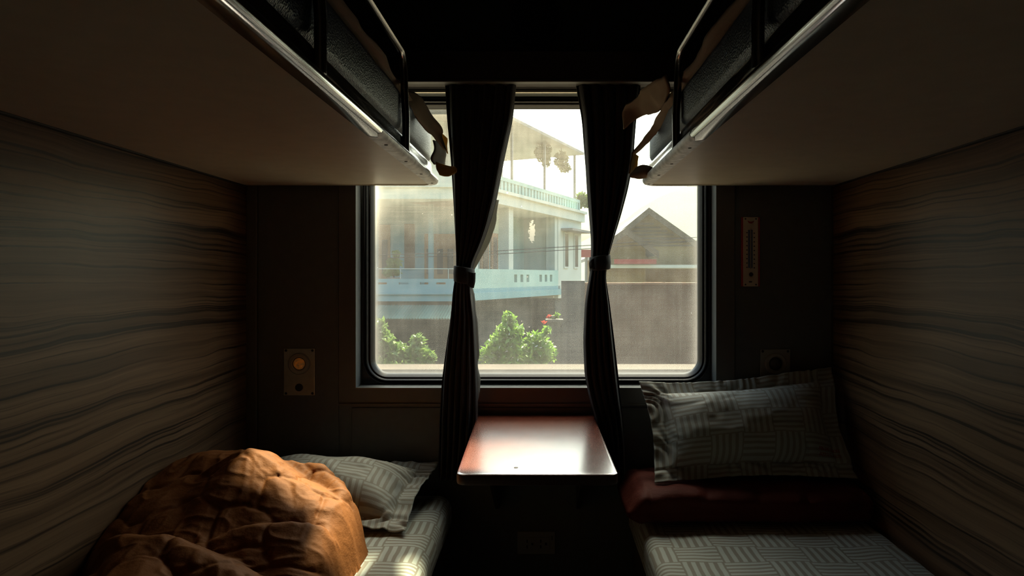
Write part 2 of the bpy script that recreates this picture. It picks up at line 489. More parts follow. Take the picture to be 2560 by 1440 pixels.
M = dict(
    wood=wood_wall('wood_laminate'),
    panel=simple('grey_wall_laminate', (0.105, 0.110, 0.105), 0.55, var=0.08, scale=30),
    panel_trim=simple('grey_trim', (0.11, 0.108, 0.098), 0.45, var=0.06, scale=20),
    dark_trim=simple('dark_trim', (0.045, 0.040, 0.037), 0.55),
    ceiling=simple('ceiling_panel', (0.08, 0.08, 0.075), 0.6),
    floor=simple('floor_vinyl', (0.12, 0.10, 0.085), 0.5, scale=14, bmp=0.05),
    corridor=simple('corridor_panel', (0.08, 0.065, 0.05), 0.6),
    reveal=simple('window_metal', (0.17, 0.185, 0.185), 0.32, metal=0.25, var=0.05),
    lip=simple('seal_edge_metal', (0.07, 0.075, 0.08), 0.35, metal=0.3, var=0.05),
    plate=simple('window_backing_plate', (0.035, 0.038, 0.042), 0.5),
    rubber=simple('black_rubber', (0.018, 0.018, 0.018), 0.38, var=0.2),
    glass=dusty_glass('dusty_window_glass'), clear=clear_glass('clear_glass'),
    under=simple('bunk_underside_board', (0.50, 0.46, 0.37), 0.42, var=0.06, scale=18),
    chrome=simple('polished_steel', (0.72, 0.72, 0.70), 0.16, metal=1.0, var=0.03),
    film=simple('clouded_film', (0.55, 0.56, 0.55), 0.45, metal=0.35, var=0.35, scale=40),
    steel=simple('brushed_steel', (0.55, 0.52, 0.45), 0.36, metal=1.0, var=0.08, scale=50),
    tubemetal=simple('guard_steel', (0.40, 0.39, 0.37), 0.22, metal=1.0, var=0.05),
    black=simple('black_plastic', (0.015, 0.015, 0.015), 0.45),
    vinyl=vinyl('navy_vinyl', (0.010, 0.024, 0.060)),
    linen=linen('basket_weave_linen'),
    quilt=quilt_mat('brown_quilt_cloth', (0.165, 0.054, 0.009), (0.205, 0.070, 0.013)),
    redquilt=quilt_mat('red_quilt_cloth', (0.075, 0.011, 0.006), (0.095, 0.015, 0.008)),
    curtain=curtain_mat('ribbed_curtain_cloth', (0.009, 0.008, 0.009)),
    lining=curtain_mat('curtain_lining_cloth', (0.34, 0.34, 0.31), 90.0, 0.35),
    table=lacquer('red_brown_lacquer'),
    tan=thin_cloth('tan_blanket_cloth', (0.34, 0.26, 0.18), 0.25),
    ochre=thin_cloth('ochre_thin_cloth', (0.40, 0.26, 0.085), 0.55),
    sheet=thin_cloth('off_white_sheet_cloth', (0.36, 0.34, 0.30), 0.3),
    base=simple('bunk_base_board', (0.09, 0.085, 0.08), 0.6),
    white_plastic=simple('aged_white_plastic', (0.30, 0.29, 0.26), 0.5, var=0.05),
    socket_hole=simple('socket_hole', (0.01, 0.01, 0.01), 0.8),
)
M['linen_p'] = linen('basket_weave_pillowcase', 0.100, 0.090, c1=(0.27, 0.255, 0.205), c2=(0.40, 0.42, 0.385))
M['linen_s'] = linen('stamped_pillowcase', 0.100, 0.090, c1=(0.27, 0.255, 0.205), c2=(0.40, 0.42, 0.385), stamp=(0.585, 0.122, 0.040, 0.016))

# =================================================================== THE COMPARTMENT
D = 2.15                                   # back wall (window wall)
XL, XR = X(618, D), X(2080, D)
ZC = 2.52
YF = 0.03                                  # inner face of the partition with the door, the camera stands in its doorway

def structure(o, label, cat='wall'):
    return tag(o, label, cat, kind='structure')

structure(MB().box(XL - 0.6, XR + 0.6, -1.2, D + 0.08, -0.08, 0.0).build('floor', M['floor']), 'dark vinyl floor of the sleeper compartment', 'floor')
structure(MB().box(XL - 0.6, XR + 0.6, -1.2, D + 0.08, ZC, ZC + 0.06).build('ceiling', M['ceiling']), 'dark grey ceiling panel over both upper bunks', 'ceiling')
structure(MB().box(XL - 0.05, XL, 0.0, D + 0.08, 0.0, ZC).build('wall_left', M['wood']), 'left partition wall in brown wavy wood grain laminate')
structure(MB().box(XR, XR + 0.05, 0.0, D + 0.08, 0.0, ZC).build('wall_right', M['wood']), 'right partition wall in darker brown wood grain laminate')
# partition with the doorway behind the camera, and the corridor
mb = MB().box(XL - 0.05, -0.33, -0.03, YF - 0.03, 0, ZC).box(0.37, XR + 0.05, -0.03, YF - 0.03, 0, ZC).box(-0.33, 0.37, -0.03, YF - 0.03, 2.0, ZC)
structure(mb.build('wall_front', M['corridor']), 'partition with the open doorway of the compartment')
structure(MB().box(XL - 0.6, XR + 0.6, -1.2, -1.12, 0, ZC).build('wall_corridor', M['corridor']), 'far wall of the dim corridor')
structure(MB().box(XL - 0.6, XL - 0.54, -1.12, -0.03, 0, ZC).build('wall_corridor_left', M['corridor']), 'left end wall of the corridor')
structure(MB().box(XR + 0.54, XR + 0.6, -1.12, -0.03, 0, ZC).build('wall_corridor_right', M['corridor']), 'right end wall of the corridor')

# back wall with the window opening
OX0, OX1 = X(890, D), X(1790, D); OZ0, OZ1 = Z(970, D), Z(230, D)
wb_ = thing('wall_back', (0, D, 0), 'dark grey end wall around the train window', 'wall', kind='structure')
mb = MB()
mb.box(XL - 0.05, OX0, D, D + 0.08, 0, ZC).box(OX1, XR + 0.05, D, D + 0.08, 0, ZC)
mb.box(OX0, OX1, D, D + 0.08, 0, OZ0).box(OX0, OX1, D, D + 0.08, OZ1, ZC)
mb.build('wall_panel', M['panel'], wb_)
for (a, b_, z0, z1) in ((XL + 0.036, X(848, D), Z(1300, D), Z(474, D) + 0.2), (X(880, D), X(1840, D), 0.02, Z(1018, D)), (X(1836, D), XR - 0.004, Z(1300, D), Z(474, D) + 0.2)):
    MB().box(a, b_, D - 0.004, D, z0, z1, 0.0015, 1).build('panel', M['panel'], wb_)
structure(MB().box(XL, XL + 0.034, D - 0.010, D, 0, ZC, 0.003).build('trim_1', M['panel_trim']), 'narrow grey corner strip beside the left wood wall', 'trim')
structure(MB().box(XR - 0.005, XR, D - 0.010, D, 0, ZC, 0.002).build('trim_2', M['dark_trim']), 'thin dark corner strip beside the right wood wall', 'trim')

# window: mitred surround, reveal, rubber seal, dusty pane
win = thing('window_1', ((OX0 + OX1) / 2, D, OZ0), 'wide train window with rounded black rubber seal and dusty glass', 'window', kind='structure')
SX0, SX1, SZ0, SZ1 = X(850, D), X(1834, D), Z(1014, D), Z(207, D)
def board(q0, q1, q2, q3):
    return MB().prism([(p[0], D - 0.012, p[1]) for p in (q0, q1, q2, q3)], (0, 0.012, 0)).build('surround_board', M['panel_trim'], win)
board((SX0, SZ0), (SX1, SZ0), (OX1, OZ0), (OX0, OZ0))
board((SX0, SZ1), (OX0, OZ1), (OX1, OZ1), (SX1, SZ1))
board((SX0, SZ0), (OX0, OZ0), (OX0, OZ1), (SX0, SZ1))
board((SX1, SZ0), (SX1, SZ1), (OX1, OZ1), (OX1, OZ0))
mb = MB().box(SX0, SX1, D - 0.018, D - 0.012, SZ0 + 0.004, SZ0 + 0.010)
mb.build('surround_bead', M['panel_trim'], win)
DP = D + 0.055
mb = MB()                                   # the four faces of the reveal as one sleeve
lo = [(OX0, D - 0.013, OZ0), (OX1, D - 0.013, OZ0), (OX1, D - 0.013, OZ1), (OX0, D - 0.013, OZ1)]
ins = 0.003
mb.loops([lo, [(p[0], DP, p[2]) for p in lo], [(x, DP, z) for (x, z) in ((OX0 + ins, OZ0 + ins), (OX1 - ins, OZ0 + ins), (OX1 - ins, OZ1 - ins), (OX0 + ins, OZ1 - ins))],
          [(x, D - 0.013, z) for (x, z) in ((OX0 + ins, OZ0 + ins), (OX1 - ins, OZ0 + ins), (OX1 - ins, OZ1 - ins), (OX0 + ins, OZ1 - ins))], lo])
mb.build('reveal', M['reveal'], win)
GX0, GX1, GZ0, GZ1 = X(937, 2.222), X(1745, 2.222), Z(934, 2.222), Z(271, 2.222)
# backing plate: square outside, rounded inside
def sq(off, y, n=10):
    x0, x1, z0, z1 = OX0 + off, OX1 - off, OZ0 + off, OZ1 - off
    pts = []
    for (cx, cz) in ((x1, z1), (x0, z1), (x0, z0), (x1, z0)):
        pts += [(cx, y, cz)] * (n + 1)
    return pts
MB().loops([sq(0.002, DP - 0.001), rrect(OX0 + 0.006, OX1 - 0.006, OZ0 + 0.004, OZ1 - 0.006, 0.085, DP - 0.001), rrect(OX0 + 0.006, OX1 - 0.006, OZ0 + 0.004, OZ1 - 0.006, 0.085, DP + 0.02)]).build('backing_plate', M['plate'], win)
def seal(prof, name, m):
    ls = []
    for (t, y, r) in prof:     # t: 0 outer edge .. 1 glass edge
        x0 = (OX0 + 0.006) * (1 - t) + GX0 * t; x1 = (OX1 - 0.006) * (1 - t) + GX1 * t
        z0 = (OZ0 + 0.004) * (1 - t) + GZ0 * t; z1 = (OZ1 - 0.006) * (1 - t) + GZ1 * t
        ls.append(rrect(x0, x1, z0, z1, r, DP + y))
    return MB().loops(ls).build(name, m, win, smooth=True, ang=50, normals=True)
seal([(0.0, 0.008, 0.085), (0.02, -0.004, 0.085), (0.10, -0.010, 0.082), (0.18, -0.004, 0.079), (0.20, 0.006, 0.079)], 'seal_lip', M['lip'])
seal([(0.20, 0.006, 0.078), (0.24, -0.002, 0.077), (0.40, -0.008, 0.070), (0.52, -0.004, 0.066), (0.58, 0.004, 0.064), (0.66, 0.004, 0.060), (0.72, 0.0, 0.058), (0.93, 0.010, 0.052), (1.0, 0.018, 0.050), (1.0, 0.03, 0.05)], 'rubber_seal', M['rubber'])
# pane: 4 mm of glass, its outer face coated in dust
pane = rrect(GX0 - 0.006, GX1 + 0.006, GZ0 - 0.006, GZ1 + 0.006, 0.054, DP + 0.0195)
n = len(pane)
pv = list(pane) + [(p[0], p[1] + 0.004, p[2]) for p in pane]
pf = [tuple(range(n)), tuple(range(2 * n - 1, n - 1, -1))] + [(i, n + i, n + (i + 1) % n, (i + 1) % n) for i in range(n)]
mesh('glass_pane', pv, pf, None, win, mats=[M['clear'], M['glass']], fmat=[0, 1] + [0] * n, uv=[(p[0] - GX0, p[2] - GZ0) for p in pv])

# outer shell of the carriage beside and below the window
mb = MB().box(XL - 1.5, OX0 - 0.0, D + 0.085, D + 0.10, -0.3, ZC + 0.1).box(OX1, XR + 1.5, D + 0.085, D + 0.10, -0.3, ZC + 0.1)
mb.box(OX0, OX1, D + 0.085, D + 0.10, -0.3, GZ0 - 0.012).box(OX0, OX1, D + 0.085, D + 0.10, GZ1 + 0.012, ZC + 0.1)
structure(mb.build('wall_outer', M['dark_trim']), 'outer skin of the carriage around the window')

# pelmet over the curtains
pel = thing('curtain_pelmet', (0, 2.09, Z(205, 2.03)), 'long dark pelmet box above the window curtains', 'pelmet')
PZ0, PZ1 = Z(205, 2.03), Z(126, 2.03)
MB().box(XL + 0.04, XR - 0.01, 2.03, D - 0.001, PZ0 + 0.008, PZ1, 0.003).build('box', M['dark_trim'], pel)
MB().box(XL + 0.04, XR - 0.01, 2.028, 2.052, PZ0, PZ0 + 0.008, 0.002).build('edge_strip', M['panel_trim'], pel)
MB().tube([(-0.55, 2.128, PZ0 - 0.002), (0.5, 2.128, PZ0 - 0.002)], 0.005, 8).build('curtain_rail', M['steel'], pel)

# round loudspeaker above the pelmet
sx, sz = X(1338, D), Z(46, D)
spk = thing('wall_speaker', (sx, D, sz - 0.09), 'round dark loudspeaker grille above the pelmet', 'speaker')
MB().lathe((sx, D, sz), (0, -1, 0), [(0, 0.091), (0.010, 0.089), (0.013, 0.085), (0.012, 0.081), (0.005, 0.079)], 48).build('ring', M['panel_trim'], spk, smooth=True)
MB().lathe((sx, D, sz), (0, -1, 0), [(0.004, 0.080), (0.006, 0.05), (0.007, 0.0)], 48).build('grille', M['black'], spk, smooth=True)

# =================================================================== UPPER BUNKS
ZB = EYE + 0.29                              # underside of the upper bunks
YB0, YB1 = 0.10, 2.128
def upper_bunk(side, xin, xwall, label, y_film, film_top, holes, posts, ztop):
    s = side                                 # +1: the aisle edge faces +x (left bunk), -1: right bunk
    b = thing('upper_bunk', ((xin + xwall) / 2, 1.1, ZB), label, 'bunk', 'upper bunks of the compartment')
    # board with a rounded aisle corner at the window end
    rc = 0.055; pts = [(xwall + s * 0.003, YB0), (xin - s * 0.026, YB0)]
    for k in range(9):
        a = R(90 * k / 8); pts.append((xin - s * 0.026 - s * (rc - 0.02) * (1 - math.cos(a)), YB1 - 0.02 - (rc - 0.02) + (rc - 0.02) * math.sin(a)))
    pts.append((xwall + s * 0.003, YB1 - 0.02))
    MB().prism([(p[0], p[1], ZB) for p in pts], (0, 0, 0.05)).build('board', M['under'], b)
    MB().box(min(xwall, xwall + s * 0.012), max(xwall, xwall + s * 0.012), YB0, YB1, ZB - 0.004, ZB + 0.0, 0.001, 1).build('wall_bead', M['black'], b)
    # pressed steel edge: profile (outward, up) swept along the aisle, round the corner and along the window end
    prof = [(-0.030, 0.000), (-0.030, -0.003), (-0.012, -0.003), (-0.005, -0.001), (-0.001, 0.004), (0.0, 0.010), (-0.001, 0.016), (-0.005, 0.021),
            (-0.012, 0.026), (-0.018, 0.034), (-0.020, 0.048), (-0.021, 0.060), (-0.024, 0.064), (-0.034, 0.065), (-0.034, 0.052)]
    path = [((xin, y), (s, 0)) for y in np.linspace(YB0, YB1 - rc, 24)]
    for k in range(1, 9):
        a = R(90 * k / 8); path.append(((xin - s * rc * (1 - math.cos(a)), YB1 - rc + rc * math.sin(a)), (s * math.cos(a), math.sin(a))))
    path += [((x, YB1), (0, 1)) for x in np.linspace(xin - s * (rc + 0.03), xwall + s * 0.01, 6)]
    rings = [[(c[0] + nn[0] * o, c[1] + nn[1] * o, ZB + u) for (o, u) in prof] for (c, nn) in path]
    mb = MB(); mb.loops(rings, close=False); mb.build('edge_rail', M['chrome'], b, smooth=True, ang=60, normals=False)
    # clouded protective film still stuck to the window end of the edge
    fp = [(-0.0305, -0.0034), (-0.012, -0.0036), (-0.0048, -0.0017), (-0.0004, 0.0038), (0.0008, 0.010)] + ([(-0.0002, 0.0165), (-0.0045, 0.0218), (-0.0115, 0.0268)] if film_top else [])
    ys = np.linspace(y_film, YB1 - rc, 14)
    rr = []
    for i, y in enumerate(ys):
        ww = 1.0 if i > 1 else (0.25 + 0.55 * i)
        rr.append([(xin + s * o, y + 0.02 * math.sin(o * 300) * (i == 0), ZB + u) for (o, u) in (fp if i > 1 else [fp[-1 - int((len(fp) - 1) * (1 - ww) * (j / (len(fp) - 1)))] if False else fp[j] for j in range(len(fp))])])
    MB().loops(rr, close=False).build('protective_film', M['film'], b, smooth=True, ang=60, normals=False)
    for (hx, hy) in holes:
        MB().lathe((hx, hy, ZB - 0.0036), (0, 0, -1), [(0.0, 0.0042), (0.0012, 0.0036), (0.0016, 0.0)], 14).build('screw', M['black'], b)
    # guard: one bent steel tube between the two posts
    (pxx, ya, yb) = posts
    zt = ztop; zb_ = ZB + 0.020; rr_ = 0.045
    line = [(pxx, yb, zb_), (pxx, yb, ZB + 0.10), (pxx - s * 0.006, yb, zt - rr_)]
    for k in range(1, 7):
        a = R(90 * k / 6); line.append((pxx - s * 0.006, yb - rr_ * (1 - math.cos(a)), zt - rr_ + rr_ * math.sin(a)))
    line2 = [(p[0], ya + yb - p[1], p[2]) for p in reversed(line)]
    g = MB().tube(line + line2, 0.0095, 14).build('guard_rail', M['tubemetal'], b, smooth=True, ang=60)
    return b
XIL, XIR = -0.3316, 0.309
upper_bunk(1, XIL, XL, 'left upper bunk with steel edge rail and guard rail beside the window', 1.36, False,
           [(-0.345, 1.446), (-0.345, 1.655), (-0.345, 1.86), (-0.345, 2.04)], (-0.343, 1.015, 1.645), EYE + 0.552)
upper_bunk(-1, XIR, XR, 'right upper bunk with steel edge rail and guard rail beside the window', 1.40, True,
           [(0.326, 1.481), (0.326, 1.69), (0.326, 1.88), (0.326, 2.06)], (0.320, 0.99, 1.605), EYE + 0.540)

def soft_box(name, x0, x1, y0, y1, z0, z1, r, mat_, label, cat, group=None, nx=26, ny=60, amp=0.004, seed=1, uvs=True, parent=None, bulge=0.0):
    """rounded cushion; cross-section loop in x-z swept along y with closed, rounded ends; UV in metres across the top"""
    def section(k):
        # k: inset 0..1 at the ends
        pts = []
        a0, a1, b0, b1 = x0 + k, x1 - k, z0 + k * 0.7, z1 - k * 0.7
        rr = max(0.004, r - k * 0.5)
        def arc(cx, cz, st):
            for i in range(7):
                a = R(st + 90 * i / 6); pts.append((cx + rr * math.cos(a), cz + rr * math.sin(a)))
        arc(a1 - rr, b0 + rr, 270); arc(a1 - rr, b1 - rr, 0)
        for i in range(1, nx): pts.append((a1 - rr + (a0 - a1 + 2 * rr) * i / nx, b1))
        arc(a0 + rr, b1 - rr, 90); arc(a0 + rr, b0 + rr, 180)
        for i in range(1, 8): pts.append((a0 + rr + (a1 - a0 - 2 * rr) * i / 8, b0))
        return pts
    ys, ks = [], []
    for i in range(6):
        a = R(90 * i / 5); ys.append(y0 + r * (1 - math.sin(a))); ks.append(r * (1 - math.cos(a)))
    ys, ks = [y0 + r * (1 - math.sin(R(90 * i / 5))) for i in range(6)][::-1], [r * (1 - math.cos(R(90 - 90 * i / 5))) for i in range(6)]
    ys = [y0 + r * (1 - math.cos(R(90 * i / 5))) for i in range(6)]; ks = [r * (1 - math.sin(R(90 * i / 5))) for i in range(6)]
    mid = list(np.linspace(y0 + r, y1 - r, ny))[1:-1]
    yy = ys + mid + [y1 - (y - y0) for y in reversed(ys)]; kk = ks + [0] * len(mid) + list(reversed(ks))
    V = []; U = []
    for y, k in zip(yy, kk):
        s = section(k); L = 0; prev = s[0]
        for p in s:
            L += math.hypot(p[0] - prev[0], p[1] - prev[1]); prev = p
            V.append((p[0], y, p[1])); U.append((x1 - L, y))
    V = np.array(V); ns = len(section(0)); U = np.array(U)
    top = np.clip((V[:, 2] - z0) / (z1 - z0), 0, 1)
    cxm, wx = (x0 + x1) / 2, (x1 - x0) / 2
    V[:, 2] += top * (amp * fbm(V * np.array([7, 7, 3]), seed) + bulge * np.clip(1 - ((V[:, 0] - cxm) / wx) ** 2, 0, 1))
    f = []
    for i in range(len(yy) - 1):
        for k in range(ns):
            k2 = (k + 1) % ns
            f.append((i * ns + k, i * ns + k2, (i + 1) * ns + k2, (i + 1) * ns + k))
    f.append(tuple(range(ns))); f.append(tuple((len(yy) - 1) * ns + k for k in reversed(range(ns))))
    o = mesh(name, V, f, mat_, parent, uv=U)
    fix_normals(o); auto_smooth(o, 60)
    if label: tag(o, label, cat, group)
    return o
ZM0, ZM1 = ZB + 0.066, EYE + 0.466
soft_box('bunk_mattress', XL + 0.004, -0.3555, 0.12, 2.105, ZM0, ZM1, 0.022, M['vinyl'], 'navy vinyl mattress on the left upper bunk', 'mattress', 'upper bunk mattresses', amp=0.003)
soft_box('bunk_mattress', 0.3325, XR - 0.004, 0.12, 2.105, ZM0, ZM1 - 0.006, 0.022, M['vinyl'], 'navy vinyl mattress on the right upper bunk', 'mattress', 'upper bunk mattresses', amp=0.003, seed=5)

def ribbon(name, rows, mat_, parent=None, thick=0.004, sub=5, label=None, cat=None, group=None, wr=0.003, seed=3, smooth=True):
    """cloth through a coarse net of points, rows x columns, refined with Catmull-Rom splines"""
    A = np.array(rows, dtype=float)
    def refine(A):
        n = A.shape[0]; ext = np.concatenate([2 * A[:1] - A[1:2], A, 2 * A[-1:] - A[-2:-1]])
        out = []
        for i in range(n - 1):
            p0, p1, p2, p3 = ext[i], ext[i + 1], ext[i + 2], ext[i + 3]
            for k in range(sub):
                t = k / sub
                out.append(0.5 * ((2 * p1) + (-p0 + p2) * t + (2 * p0 - 5 * p1 + 4 * p2 - p3) * t * t + (-p0 + 3 * p1 - 3 * p2 + p3) * t ** 3))
        out.append(A[-1]); return np.array(out)
    A = refine(A); A = np.swapaxes(refine(np.swapaxes(A, 0, 1)), 0, 1)
    nu, nv = A.shape[:2]
    V = A.reshape(-1, 3)
    if wr: V = V + np.stack([fbm(V * 22, seed + i) for i in range(3)], 1) * wr
    uu, vv = np.meshgrid(np.arange(nu) * 0.01, np.arange(nv) * 0.01, indexing='ij')
    o = mesh(name, V, grid_faces(nu, nv), mat_, parent, smooth=smooth, uv=np.stack([vv.ravel(), uu.ravel()], 1))
    solidify(o, thick)
    if label: tag(o, label, cat, group)
    return o

# blankets on the upper bunks: a soft folded edge running along the mattress, its window end slipping over
def fold_band(x_edge, s, y0, y1, zt, label, h=0.036, seed=2):
    ys = np.linspace(y0, y1, 60); V = []; n = 15
    for i, y in enumerate(ys):
        wv = 0.006 * math.sin(y * 9 + seed) + 0.004 * math.sin(y * 23)
        hh = h * (1 + 0.18 * math.sin(y * 5 + seed * 2)); w = 0.16
        e = min(1, (i + 0.4) / 3, (len(ys) - i - 0.6) / 3)
        for k in range(n):
            a = 2 * math.pi * k / n
            # flattened roll
            xx = math.copysign(abs(math.cos(a)) ** 0.8, math.cos(a)) * w / 2; zz = math.copysign(abs(math.sin(a)) ** 0.8, math.sin(a)) * hh / 2
            V.append((x_edge - s * (w / 2) + xx * e + wv, y, zt + hh / 2 + zz * e))
    f = []
    for i in range(len(ys) - 1):
        for k in range(n):
            k2 = (k + 1) % n; f.append((i * n + k, i * n + k2, (i + 1) * n + k2, (i + 1) * n + k))
    f.append(tuple(range(n))); f.append(tuple((len(ys) - 1) * n + k for k in reversed(range(n))))
    return V, f
def blanket_band(x_edge, s, y0, y1, zt, root, seed):
    V, f = fold_band(x_edge, s, y0, y1, zt, None, seed=seed)
    V = np.array(V); V += np.stack([fbm(V * 16, seed + i) for i in range(3)], 1) * 0.003
    o = mesh('folded_edge', V, f, M['tan'], root); fix_normals(o); auto_smooth(o, 80); return o
bl = thing('tan_blanket', (-0.5, 1.3, ZM1), 'tan striped blanket folded along the left upper bunk mattress', 'blanket', 'blankets on the upper bunks')
blanket_band(-0.352, 1, 0.35, 2.0, ZM1 - 0.002, bl, 2)
ribbon('slipped_end', [[P(1010, 222, 1.80), P(1040, 236, 1.86), P(1062, 262, 1.95), P(1080, 290, 2.0)],
                       [P(1012, 240, 1.78), P(1042, 262, 1.84), P(1072, 292, 1.93), P(1106, 326, 2.0)],
                       [P(1020, 262, 1.77), P(1046, 290, 1.84), P(1078, 322, 1.94), P(1104, 342, 2.02)],
                       [P(1026, 276, 1.79), P(1052, 308, 1.86), P(1086, 345, 1.97), P(1114, 376, 2.04)]], M['tan'], bl, 0.006)
sh = thing('bed_sheet', (-0.4, 2.08, ZM0), 'pale sheet and ochre cloth tucked at the window end of left upper mattress', 'sheet', 'bedding at the window end of the upper bunks')
ribbon('tucked_corner', [[P(1082, 350, 2.04), P(1098, 356, 2.085), P(1114, 366, 2.105)], [P(1086, 372, 2.045), P(1102, 380, 2.09), P(1116, 384, 2.11)],
                         [P(1078, 396, 2.05), P(1096, 402, 2.09), P(1114, 402, 2.11)], [P(1084, 410, 2.06), P(1100, 412, 2.09), P(1112, 414, 2.11)]], M['sheet'], sh, 0.004)
ribbon('ochre_cloth', [[P(1098, 330, 2.09), P(1108, 336, 2.10), P(1117, 346, 2.11)], [P(1104, 350, 2.10), P(1111, 358, 2.11), P(1118, 366, 2.115)], [P(1112, 372, 2.105), P(1116, 378, 2.11), P(1120, 384, 2.115)]], M['ochre'], sh, 0.003)
ribbon('ochre_cloth', [[P(1088, 404, 2.05), P(1106, 410, 2.04), P(1124, 416, 2.03), P(1140, 418, 2.03)], [P(1090, 424, 2.02), P(1106, 424, 2.01), P(1124, 426, 2.0), P(1142, 424, 2.0)],
                       [P(1096, 436, 2.0), P(1110, 440, 1.99), P(1126, 438, 1.99), P(1140, 430, 1.99)]], M['ochre'], sh, 0.006)

br = thing('tan_blanket', (0.5, 1.3, ZM1), 'tan blanket on the right upper bunk with a corner drooping past the curtain', 'blanket', 'blankets on the upper bunks')
blanket_band(0.330, -1, 0.35, 1.95, ZM1 - 0.008, br, 6)
ribbon('drooping_corner', [[P(1664, 186, 1.72), P(1640, 200, 1.78), P(1612, 222, 1.86), P(1585, 248, 1.92), P(1566, 262, 1.95)],
                           [P(1672, 222, 1.74), P(1652, 240, 1.80), P(1622, 256, 1.88), P(1590, 268, 1.95), P(1558, 286, 1.97)],
                           [P(1666, 258, 1.78), P(1652, 272, 1.84), P(1630, 284, 1.90), P(1600, 292, 1.97), P(1556, 322, 1.99)]], M['tan'], br, 0.006, wr=0.005)
ribbon('slipped_end', [[P(1682, 232, 1.66), P(1660, 262, 1.76), P(1640, 300, 1.88), P(1610, 344, 1.98), P(1586, 384, 2.04)],
                       [P(1690, 246, 1.68), P(1664, 276, 1.78), P(1640, 312, 1.90), P(1612, 352, 2.0), P(1583, 378, 2.06)],
                       [P(1700, 262, 1.70), P(1674, 290, 1.80), P(1646, 326, 1.92), P(1616, 360, 2.02), P(1590, 384, 2.07)]], M['tan'], br, 0.006)
sr = thing('bed_sheet', (0.35, 2.08, ZM0), 'ochre cloth hanging at the window end of right upper mattress', 'sheet', 'bedding at the window end of the upper bunks')
ribbon('ochre_cloth', [[P(1580, 380, 2.06), P(1588, 384, 2.08), P(1596, 390, 2.09)], [P(1578, 410, 2.07), P(1586, 410, 2.09), P(1594, 410, 2.1)], [P(1573, 436, 2.07), P(1582, 436, 2.09), P(1592, 436, 2.1)]], M['ochre'], sr, 0.003)
ribbon('tucked_corner', [[P(1590, 422, 2.03), P(1604, 416, 2.02), P(1620, 418, 2.01), P(1640, 430, 2.0)], [P(1574, 436, 2.0), P(1598, 430, 1.99), P(1618, 432, 1.98), P(1636, 440, 1.99)],
                         [P(1574, 442, 2.0), P(1596, 446, 2.0), P(1612, 446, 2.0), P(1628, 446, 2.0)]], M['tan'], sr, 0.006)

# =================================================================== CURTAINS
def curtain(label, prof, Yc, folds, seed, tie, hem=None):
    """prof: (pixel row, left edge, right edge) of the gathered cloth at depth Yc"""
    root = thing('window_curtain', (X((prof[0][1] + prof[0][2]) / 2, Yc), Yc, Z(prof[-1][0], Yc)), label, 'curtain', 'gathered curtains of the train window')
    pr = np.array(prof, dtype=float)
    rows = np.linspace(pr[0, 0], pr[-1, 0], 120); nv = 120; nu = 181
    k = np.ones(5) / 5
    def sm(col):
        y = np.interp(rows, pr[:, 0], pr[:, col]); yp = np.pad(y, 2, mode='edge'); return np.convolve(yp, k, 'valid')
    xl, xr = sm(1), sm(2)
    s = np.linspace(0, 1, nu); V = np.zeros((nu, nv, 3)); U = np.zeros((nu, nv, 2))
    w = (xr - xl); w0 = w.max()
    for j in range(nv):
        gather = np.clip(1.25 - w[j] / w0, 0.1, 1.0)
        amp = 0.010 + 0.014 * gather
        ph = seed + 0.8 * math.sin(j * 0.03)
        edge = np.clip(np.minimum(s, 1 - s) * 14, 0, 1)
        xx = xl[j] + w[j] * (s + 0.018 * np.sin(2 * math.pi * folds * s + ph + 1.2) * edge)
        V[:, j, 0] = (xx - CX) / F * Yc
        V[:, j, 1] = Yc + amp * np.sin(2 * math.pi * folds * s + ph) * (0.35 + 0.65 * edge) + 0.006 * np.sin(s * 31 + j * 0.05) - 0.012 * gather * np.sin(math.pi * s)
        V[:, j, 2] = EYE - (rows[j] - CY) / F * Yc
        U[:, j, 0] = s * 0.62; U[:, j, 1] = -rows[j] / 770
    o = mesh('cloth', V.reshape(-1, 3), grid_faces(nu, nv), M['curtain'], root, smooth=True, uv=U.reshape(-1, 2))
    solidify(o, 0.003)
    # tie band
    (tl, tr_, y0, y1, slope, flap) = tie
    ls = []
    for py_, g in ((y0, 0.0), (y0 + 2, 0.004), ((y0 + y1) / 2, 0.005), (y1 - 2, 0.004), (y1, 0.0)):
        cx_ = X((tl + tr_) / 2, Yc); rx = (tr_ - tl) / 2 / F * Yc
        ls.append([(cx_ + (rx + g) * math.cos(R(a)), Yc - 0.004 + (0.040 + g) * math.sin(R(a)), Z(py_ + slope * math.cos(R(a)), Yc)) for a in range(0, 360, 12)])
    b = MB().loops(ls).build('tie_band', M['curtain'], root, smooth=True, ang=80); solidify(b, 0.002)
    fl = [[P(q[0], q[1], q[2]) for q in r] for r in flap]
    ribbon('tie_flap', fl, M['curtain'], root, 0.004, sub=4, wr=0.001)
    if hem:
        for h in hem:
            A = [[P(q[0], q[1], Yc + 0.016), P((q[0] + q[2]) / 2 + 1, q[1], Yc + 0.022), P(q[2], q[1], Yc + 0.030)] for q in h]
            ribbon('lining', A, M['lining'], root, 0.002, sub=5, wr=0.002, seed=9)
    return root
YCU = 2.095
